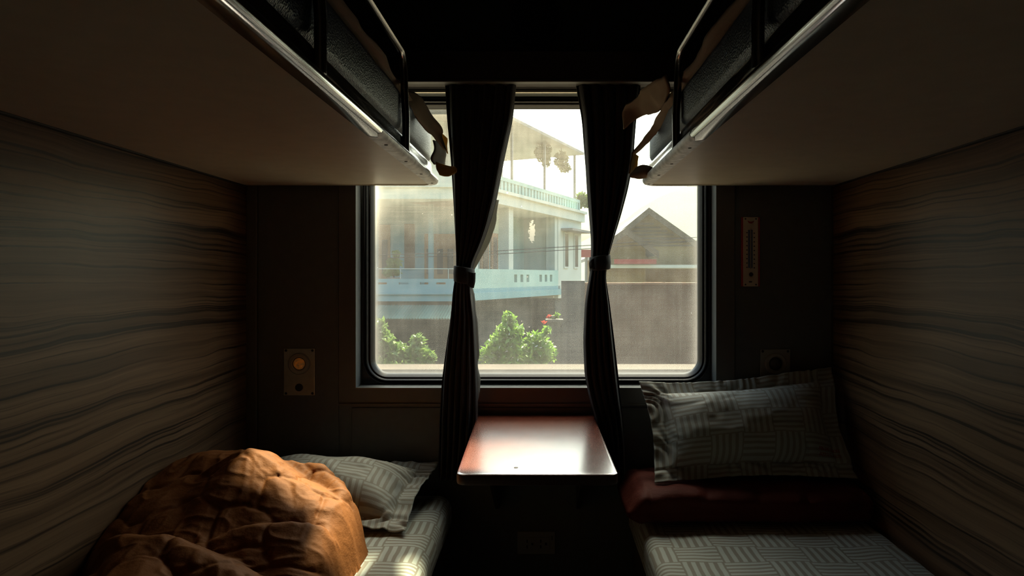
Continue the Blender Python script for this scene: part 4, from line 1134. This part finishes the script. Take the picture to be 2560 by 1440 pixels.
# main body: recessed walls of the upper floor, dark open ground floor
part(MB().box(XH0, XH1 - 0.2, YH + 1.5, YH + 1.7, zz(730), EYE + 2.0), 'rear_wall', O['cyan'])
part(sbox(1.2, Ld - 1.7, -1.25, -1.05, EYE - 0.4, EYE + 1.7), 'side_wall', O['mint'])
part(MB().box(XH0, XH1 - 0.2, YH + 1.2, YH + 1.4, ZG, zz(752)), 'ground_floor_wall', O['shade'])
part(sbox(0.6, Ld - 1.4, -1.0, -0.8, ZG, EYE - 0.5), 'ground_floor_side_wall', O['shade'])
# far block of the side: flush white wall with two tall window frames and a small hood
zs0 = EYE - 0.15
part(sbox(Ld - 1.75, Ld + 0.1, -2.2, 0.0, EYE - 0.62, EYE + 1.64), 'end_block', O['white'])
for s_ in (Ld - 1.35, Ld - 0.55):
    w = part(sbox(s_, s_ + 0.34, 0.0, 0.03, EYE + 0.22, EYE + 1.25), 'window_frame', O['white'])
    sbox(s_ + 0.05, s_ + 0.29, 0.03, 0.036, EYE + 0.27, EYE + 1.20).build('window_pane', O['pane'], w)
part(sbox(Ld - 1.55, Ld + 0.1, 0.0, 0.35, EYE + 1.28, EYE + 1.34), 'window_hood', O['tin'])
# lower balcony
part(MB().box(XH0, XH1, YH - 0.05, YH + 1.5, zz(753), zz(733)).box(XH0, XH1, YH - 0.0, YH + 1.5, zz(733), zz(722)).box(XH0, XH1, YH - 0.10, YH + 0.1, zz(736), zz(732)), 'balcony_slab', O['cyan'])
part(sbox(0.0, Ld - 1.6, -1.2, 0.05, EYE - 0.52, EYE - 0.36, sbox(0.0, Ld - 1.6, -1.2, 0.0, EYE - 0.36, EYE - 0.27)), 'balcony_slab', O['cyan'])
# parapet of the front with slots (built around the openings)
slots = [(945, 967), (997, 1021), (1050, 1074), (1090, 1114), (1138, 1160)]
mb = MB().box(XH0, XH1, YH, YH + 0.10, zz(722), zz(711)).box(XH0, XH1, YH, YH + 0.10, zz(706), zz(697))
edges = [XH0] + [X(q, YH) for s_ in slots for q in s_] + [XH1]
for k in range(0, len(edges), 2): mb.box(edges[k], edges[k + 1], YH, YH + 0.10, zz(711), zz(706))
part(mb, 'parapet', O['cyan'])
part(MB().tube([(XH0, YH + 0.05, zz(672)), (XH1, YH + 0.05, zz(672))], 0.010, 6), 'hand_rail', O['white'])
for q in (900, 1000, 1120, 1180): part(MB().tube([(X(q, YH), YH + 0.05, zz(697)), (X(q, YH), YH + 0.05, zz(672))], 0.008, 6), 'rail_post', O['white'])
# side parapet with pierced blocks
zp0, zp1 = EYE - 0.27, EYE + 0.155
mb = sbox(0, Ld - 1.7, -0.10, 0.0, zp1 - 0.12, zp1); sbox(0, Ld - 1.7, -0.10, 0.0, zp0, zp0 + 0.12, mb)
hol = [2.0, 2.35, 2.7, 3.5, 3.85, 4.2]; cur = 0.0
for h_ in hol: sbox(cur, h_, -0.10, 0.0, zp0 + 0.12, zp1 - 0.12, mb); cur = h_ + 0.16
sbox(cur, Ld - 1.7, -0.10, 0.0, zp0 + 0.12, zp1 - 0.12, mb)
part(mb, 'side_parapet', O['mint'])
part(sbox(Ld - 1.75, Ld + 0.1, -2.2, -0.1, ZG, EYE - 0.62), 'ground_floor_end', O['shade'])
# columns and the upper slab
for q in (903, 1052): part(MB().box(X(q, YH), X(q + 12, YH), YH + 0.9, YH + 1.05, zz(722), EYE + 1.65), 'column', O['cyan'])
for s_ in (0.02, 1.75, Ld - 1.95): part(sbox(s_, s_ + 0.24, -0.28, -0.02, zp0, EYE + 1.66), 'column', O['white'])
part(MB().box(XH0, XH1, YH - 0.1, YH + 1.7, EYE + 1.62, EYE + 1.95).box(XH0, XH1, YH - 0.18, YH + 0.1, EYE + 1.86, EYE + 1.95), 'upper_slab', O['mint'])
part(sbox(0.0, Ld + 0.1, -1.6, 0.12, EYE + 1.62, EYE + 1.86, sbox(0.0, Ld + 0.1, -1.6, 0.2, EYE + 1.86, EYE + 1.93)), 'upper_slab', O['white'])
part(MB().box(XH0, XH1, YH, YH + 0.12, EYE + 1.95, EYE + 2.27), 'upper_parapet', O['mint'])
mb = sbox(0.0, Ld, -0.12, 0.0, EYE + 2.20, EYE + 2.29); sbox(0.0, Ld, -0.12, 0.0, EYE + 1.93, EYE + 1.99, mb)
s_ = 0.0
while s_ < Ld:
    sbox(s_, s_ + 0.11, -0.11, -0.01, EYE + 1.99, EYE + 2.20, mb); s_ += 0.19
part(mb, 'upper_balustrade', O['mint'])
# doors on the balcony
def door(px0, px1, py0, py1, leaves, m, Yd=YH + 1.5):
    a0, a1 = X(px0, Yd), X(px1, Yd); b0, b1 = Z(py1, Yd), Z(py0, Yd)
    d_ = part(MB().box(a0, a1, Yd - 0.05, Yd, b0, b1), 'door', m)
    w_ = (a1 - a0) / leaves
    for k in range(leaves):
        if m is O['door']:
            MB().box(a0 + w_ * k + w_ * 0.22, a0 + w_ * (k + 1) - w_ * 0.22, Yd - 0.062, Yd - 0.05, b0 + 0.35, b1 - 0.35).build('door_pane', O['pane'], d_)
        else:
            for j in range(9):
                zq = b0 + (b1 - b0) * (j + 0.3) / 9.3
                MB().box(a0 + 0.03, a1 - 0.03, Yd - 0.065, Yd - 0.05, zq, zq + (b1 - b0) * 0.06).build('slat', O['shutter'], d_)
door(925, 976, 562, 722, 2, O['door']); door(1012, 1037, 560, 672, 1, O['shutter']); door(1062, 1140, 585, 722, 3, O['door'])
for (s0_, s1_) in ((2.2, 2.6), (2.75, 3.1)):
    d_ = part(sbox(s0_, s1_, -1.05, -1.0, EYE - 0.27, EYE + 1.1), 'door', O['door'])
    sbox(s0_ + 0.08, s1_ - 0.08, -1.0, -0.985, EYE - 0.1, EYE + 1.0).build('door_pane', O['pane'], d_)
# corrugated awning over the ground floor
aw = []; nx_ = 260
for j, (y_, py_) in enumerate(((YH - 0.05, 763), (YH - 1.1, 797))):
    aw.append([(XH0 + (XH1 - 0.25 - XH0) * i / nx_, y_, Z(py_, y_) + 0.018 * math.sin(i * 1.05 * math.pi)) for i in range(nx_ + 1)])
a_o = MB().loops(aw, close=False).build('awning', O['awning'], hs, normals=False); solidify(a_o, 0.01)
# roof canopy over the terrace with thin posts
zc_ = EYE + 3.64
mb = MB(); mb.obox(Sd(-0.4, -3.6, zc_), dn * (Ld + 0.35), nn * 3.75, Vector((0, 0, 0.07))); part(mb, 'canopy', O['tin'])
part(MB().box(XH0, XH1 - 0.3, YH - 0.4, YH + 3, zc_ + 0.05, zc_ + 0.12), 'canopy', O['tin'])
for s_, w_ in ((0.35, 0.16), (1.35, 0.24), (2.1, 0.05), (4.1, 0.05), (Ld - 0.15, 0.06)):
    part(sbox(s_, s_ + w_, -0.1 - w_, -0.1, EYE + 2.0, zc_), 'canopy_post', O['iron'])
part(MB().box(XH0, -2.2, YH + 1.7, YH + 1.9, EYE + 1.9, zc_), 'terrace_wall', O['cyan'])
part(MB().obox(Sd(0.3, -3.2, EYE + 1.93), dn * 0.9, nn * 1.8, Vector((0, 0, 1.7))), 'stair_tower', O['mint'])

# ---- foliage
def foliage(name, blobs, n, size, m, parent, seed):
    r = np.random.default_rng(seed); V = []; Fc = []
    tot = sum(b_[3] * b_[4] for b_ in blobs)
    for (cx_, cy_, cz_, rx, rz) in blobs:
        k = int(n * rx * rz / tot)
        for _ in range(k):
            d_ = r.normal(size=3); d_ /= np.linalg.norm(d_); d_ *= r.random() ** 0.4
            c = np.array([cx_ + d_[0] * rx, cy_ + d_[1] * rx * 0.8, cz_ + d_[2] * rz])
            a = r.normal(size=3); a /= np.linalg.norm(a); b_ = np.cross(a, r.normal(size=3)); b_ /= np.linalg.norm(b_)
            s = size * (0.6 + 0.8 * r.random()); i = len(V)
            V += [c - a * s, c + b_ * s * 0.4 - a * s * 0.1, c + a * s, c - b_ * s * 0.4 - a * s * 0.1]; Fc.append((i, i + 1, i + 2, i + 3))
    return tag(mesh(name, V, Fc, m, parent), kind='stuff')
def B(px, py, Y, r1, r2): p = P(px, py, Y); return (p[0], p[1], p[2], r1 / F * Y, r2 / F * Y)
def stems(parent, tips, base, m=O['bark'], r0=0.02):
    for t_ in tips:
        mid = tuple((a + b_) / 2 + rng.uniform(-0.05, 0.05) for a, b_ in zip(base, t_))
        MB().tube([base, mid, t_], [r0, r0 * 0.7, r0 * 0.3], 6).build('stem', m, parent)
def bush(name, label, blobs, n, size, m, Y, seed, group=None, bloss=0):
    xs = sum(b_[0] for b_ in blobs) / len(blobs)
    t_ = thing(name, (xs, Y, ZG), label, 'bush', group)
    foliage('foliage', blobs, n, size, m, t_, seed)
    stems(t_, [(b_[0], b_[1], b_[2]) for b_ in blobs[:5]], (xs, Y, ZG))
    if bloss: foliage('blossom', blobs, bloss, size * 0.5, O['blossom'], t_, seed + 1)
    return t_
bush('flowering_bush', 'bright green bush with pale blossoms behind the gap between curtains',
     [B(1272, 800, 8.5, 16, 22), B(1275, 830, 8.5, 38, 26), B(1262, 860, 8.5, 50, 30), B(1300, 880, 8.5, 62, 30), B(1340, 850, 8.5, 30, 22), B(1355, 880, 8.5, 40, 30), B(1230, 890, 8.5, 34, 30), B(1290, 940, 8.5, 100, 50), B(1368, 828, 8.5, 10, 12)],
     3600, 0.045, O['leaf'], 8.5, 4, 'bushes beside the track', 260)
bush('low_bush', 'hazy green bush low in the left corner of the window',
     [B(948, 820, 9.5, 22, 26), B(960, 860, 9.5, 32, 30), B(990, 880, 9.5, 36, 26), B(1045, 855, 9.5, 20, 22), B(1042, 885, 9.5, 38, 26), B(1075, 895, 9.5, 18, 18), B(1000, 930, 9.5, 90, 40), B(915, 860, 9.5, 40, 60)],
     3600, 0.05, O['leaf3'], 9.5, 9, 'bushes beside the track')
t_ = thing('balcony_plant', (X(985, 14.3), 14.3, zz(722)), 'small leafy plant standing on the balcony of the blue house', 'plant')
foliage('foliage', [B(985, 660, 14.3, 18, 16), B(978, 680, 14.3, 22, 14), B(990, 636, 14.3, 9, 12)], 420, 0.06, O['leaf3'], t_, 3)
MB().lathe((X(985, 14.3), 14.3, zz(722)), (0, 0, 1), [(0, 0.10), (0.12, 0.13), (0.24, 0.16), (0.24, 0.14), (0.20, 0.0)], 16).build('pot', O['clay'], t_)
MB().tube([(X(985, 14.3), 14.3, zz(712)), P(985, 660, 14.3), P(990, 636, 14.3)], [0.015, 0.01, 0.005], 6).build('stem', O['bark'], t_)
# plants hanging from the canopy
for (blobs, sd, lab) in (([B(1358, 380, 18.3, 22, 26), B(1365, 402, 18.3, 14, 16)], 1, 'plant hanging under the terrace canopy, nearer the left curtain'),
                         ([B(1403, 400, 18.8, 18, 22), B(1412, 420, 18.8, 16, 12)], 2, 'plant hanging under the terrace canopy beside the right curtain')):
    t_ = thing('hanging_plant', (blobs[0][0], blobs[0][1], blobs[0][2]), lab, 'plant', 'plants hanging under the canopy')
    foliage('foliage', blobs, 500, 0.06, O['leaf2'], t_, sd)
    MB().tube([(blobs[0][0], blobs[0][1], blobs[0][2]), (blobs[0][0], blobs[0][1], zc_)], 0.01, 6).build('cord', O['wire'], t_)
t_ = thing('terrace_plant', (X(1455, 20), 20, EYE + 1.95), 'leafy plant at the far end of the upper terrace', 'plant')
foliage('foliage', [B(1455, 494, 20.2, 16, 14), B(1466, 510, 20.2, 12, 10), B(1448, 508, 20.2, 12, 14)], 500, 0.07, O['leaf3'], t_, 5)
stems(t_, [P(1455, 494, 20.2)], P(1452, 522, 20.2))
# potted red flowers on a pier
pr = thing('gate_pier', (X(1385, 9.6), 9.6, ZG), 'pale plastered pier behind the bright green bush', 'pier')
MB().box(X(1368, 9.6), X(1404, 9.6), 9.6, 9.8, ZG, Z(806, 9.6)).build('shaft', O['greywall'], pr)
MB().box(X(1364, 9.6), X(1408, 9.6), 9.58, 9.82, Z(806, 9.6), Z(799, 9.6)).build('cap', O['greywall'], pr)
fl = thing('potted_flowers', (X(1382, 9.7), 9.7, Z(799, 9.6)), 'red flowers in a pot on top of the pier', 'flowers')
MB().lathe((X(1384, 9.7), 9.7, Z(799, 9.6)), (0, 0, 1), [(0, 0.03), (0.05, 0.05), (0.05, 0.04), (0.04, 0)], 14).build('pot', O['clay'], fl)
foliage('foliage', [B(1392, 788, 9.7, 8, 8), B(1384, 794, 9.7, 10, 5)], 120, 0.022, O['leaf'], fl, 6)
foliage('blossom', [B(1373, 792, 9.7, 6, 5), B(1360, 806, 9.5, 5, 4)], 80, 0.022, O['redfl'], fl, 7)

# ---- gabled house to the right
gh = thing('gable_house', (4.1, 26, ZG), 'brown gabled house behind the right part of the pane', 'house')
YG = 26.0
def gable(pk, le, re, Y, depth, parent, m_wall, ov=0.18):
    pk, le, re = P(*pk, Y), P(*le, Y), P(*re, Y)
    MB().prism([pk, le, (le[0], Y, ZG), (re[0], Y, ZG), re], (0, depth, 0)).build('gable_wall', m_wall, parent)
    for a, b_ in ((pk, le), (pk, re)):
        d_ = Vector(b_) - Vector(a); e_ = Vector(b_) + d_.normalized() * 0.5
        up = Vector((0, 0, 0.16))
        MB().prism([Vector(a) + Vector((0, -0.4, 0.02)), e_ + Vector((0, -0.4, 0.02)), e_ + Vector((0, -0.4, 0)) + up, Vector(a) + Vector((0, -0.4, 0)) + up], (0, depth + 0.5, 0)).build('roof_slope', O['tin'], parent)
        MB().prism([Vector(a) + Vector((0, -0.46, -0.10)), e_ + Vector((0, -0.46, -0.10)), e_ + Vector((0, -0.46, 0.16)), Vector(a) + Vector((0, -0.46, 0.16))], (0, 0.06, 0)).build('barge_board', O['barge'], parent)
gable((1618, 532), (1496, 632), (1745, 622), YG, 7.0, gh, O['olive'])
gable((1562, 582), (1512, 618), (1614, 620), YG - 2.0, 1.9, gh, O['olive'])
for k in range(7):
    zb_ = Z(560 + k * 9, YG); xh = (k + 1) * 0.26
    MB().box(X(1618, YG) - xh, X(1618, YG) + xh, YG - 0.05, YG, zb_ - 0.03, zb_ + 0.03).build('cross_board', O['barge'], gh)
MB().box(X(1600, YG), X(1760, YG), YG - 2.5, YG, Z(670, YG - 2.5), Z(662, YG - 2.5)).build('eave', O['white'], gh)
MB().box(X(1500, YG), X(1600, YG), YG - 2.6, YG, Z(670, YG - 2.6), Z(662, YG - 2.6)).build('eave', O['white'], gh)
MB().box(X(1535, 23.3), X(1640, 23.3), 23.2, 23.3, Z(660, 23.3), Z(648, 23.3)).build('red_fascia', O['red'], gh)
sg = MB().box(X(1452, 24), X(1482, 24), 24.0, 24.08, Z(643, 24), Z(624, 24)).build('red_sign', O['red']); tag(sg, 'faded red sign beside the tie of the right curtain', 'sign')
so2 = thing('sign_post', (X(1466, 24.05), 24.1, ZG), 'post carrying the red sign', 'post')
MB().tube([(X(1466, 24), 24.14, ZG), (X(1466, 24), 24.14, Z(630, 24))], 0.05, 8).build('shaft', O['iron'], so2)

# ---- boundary wall, low track-side wall, hill, cables
bw = thing('boundary_wall', (4.0, 11, ZG), 'brown boundary wall with orange coping behind the right pane', 'wall')
YW = 11.0
MB().box(X(1462, YW), 9.0, YW, YW + 0.2, ZG, Z(711, YW)).build('wall_body', O['wallb'], bw)
MB().box(X(1404, YW), X(1462, YW), YW + 0.02, YW + 0.24, ZG, Z(702, YW)).build('grey_end', O['greywall'], bw)
x_ = X(1464, YW)
while x_ < 9.0:
    MB().box(x_, x_ + 0.32, YW - 0.05, YW + 0.25, Z(711, YW), Z(707, YW) + rng.uniform(0, 0.008)).build('coping_tile', O['coping'], bw); x_ += 0.33
tag(MB().box(-8, 8, 6.6, 7.0, ZG, Z(910, 7.0), 0.01).build('trackside_wall', O['concrete']), 'low pinkish concrete wall along the bottom of the pane', 'wall')
ridge = [(700, 640), (1300, 620), (1450, 606), (1520, 572), (1560, 552), (1600, 520), (1650, 492), (1700, 472), (1760, 450), (1900, 420), (2100, 470), (2500, 600)]
V = []; Yh = 320.0
for (q, r_) in ridge:
    p = P(q, r_, Yh); V += [(p[0], Yh - 120, ZG), (p[0], Yh - 50, ZG + (p[2] - ZG) * 0.45), p, (p[0], Yh + 80, ZG)]
Fh = []
for i in range(len(ridge) - 1):
    for k in range(3): Fh.append((i * 4 + k, (i + 1) * 4 + k, (i + 1) * 4 + k + 1, i * 4 + k + 1))
structure(mesh('hill', V, Fh, O['hill'], smooth=True), 'pale wooded hill behind the gabled house', 'hill')
for (pts, lab) in (([(600, 646), (940, 638), (1215, 629), (1480, 613), (1745, 593), (2100, 560)], 'upper of the two black cables crossing the pane'),
                   ([(600, 654), (940, 646), (1215, 637), (1480, 621), (1745, 602), (2100, 570)], 'lower of the two black cables crossing the pane')):
    tag(MB().tube([P(a, b_, 10.2) for a, b_ in pts], 0.006, 6).build('overhead_cable', O['wire']), lab, 'cable', 'cables beside the track')

# ---- added out-of-view sun blocker: a beam on posts shading the lower pane
gt = thing('added_sun_blocker', (0, 4.2, ZG), 'added unseen concrete beam on posts that blocks the sun', 'sun_blocker')
MB().box(-7.5, 7.5, 4.0, 4.25, EYE + 2.02, EYE + 2.72, 0.02).build('beam', O['concrete'], gt)
MB().box(0.66, 1.75, 4.0, 4.25, EYE + 2.72, EYE + 3.15, 0.02).build('sun_blocker_box', O['iron'], gt)  # added on the beam to keep sun off the right mattress
for x_ in (-7.2, 7.0):
    MB().box(x_, x_ + 0.3, 4.02, 4.23, ZG, EYE + 2.02).build('post', O['concrete'], gt)

for (q, lab) in ((598, 'utility pole carrying both cables, off to the left'), (2102, 'utility pole carrying both cables, off to the right')):
    up_ = thing('utility_pole', (X(q, 10.2), 10.25, ZG), lab, 'pole', 'poles beside the track')
    MB().tube([(X(q, 10.2), 10.27, ZG), (X(q, 10.2), 10.27, EYE + 2.2)], [0.11, 0.07], 12).build('shaft', O['concrete'], up_)
    MB().box(X(q, 10.2) - 0.04, X(q, 10.2) + 0.04, 10.16, 10.24, EYE + 0.1, EYE + 1.0).build('insulator_bracket', O['iron'], up_)
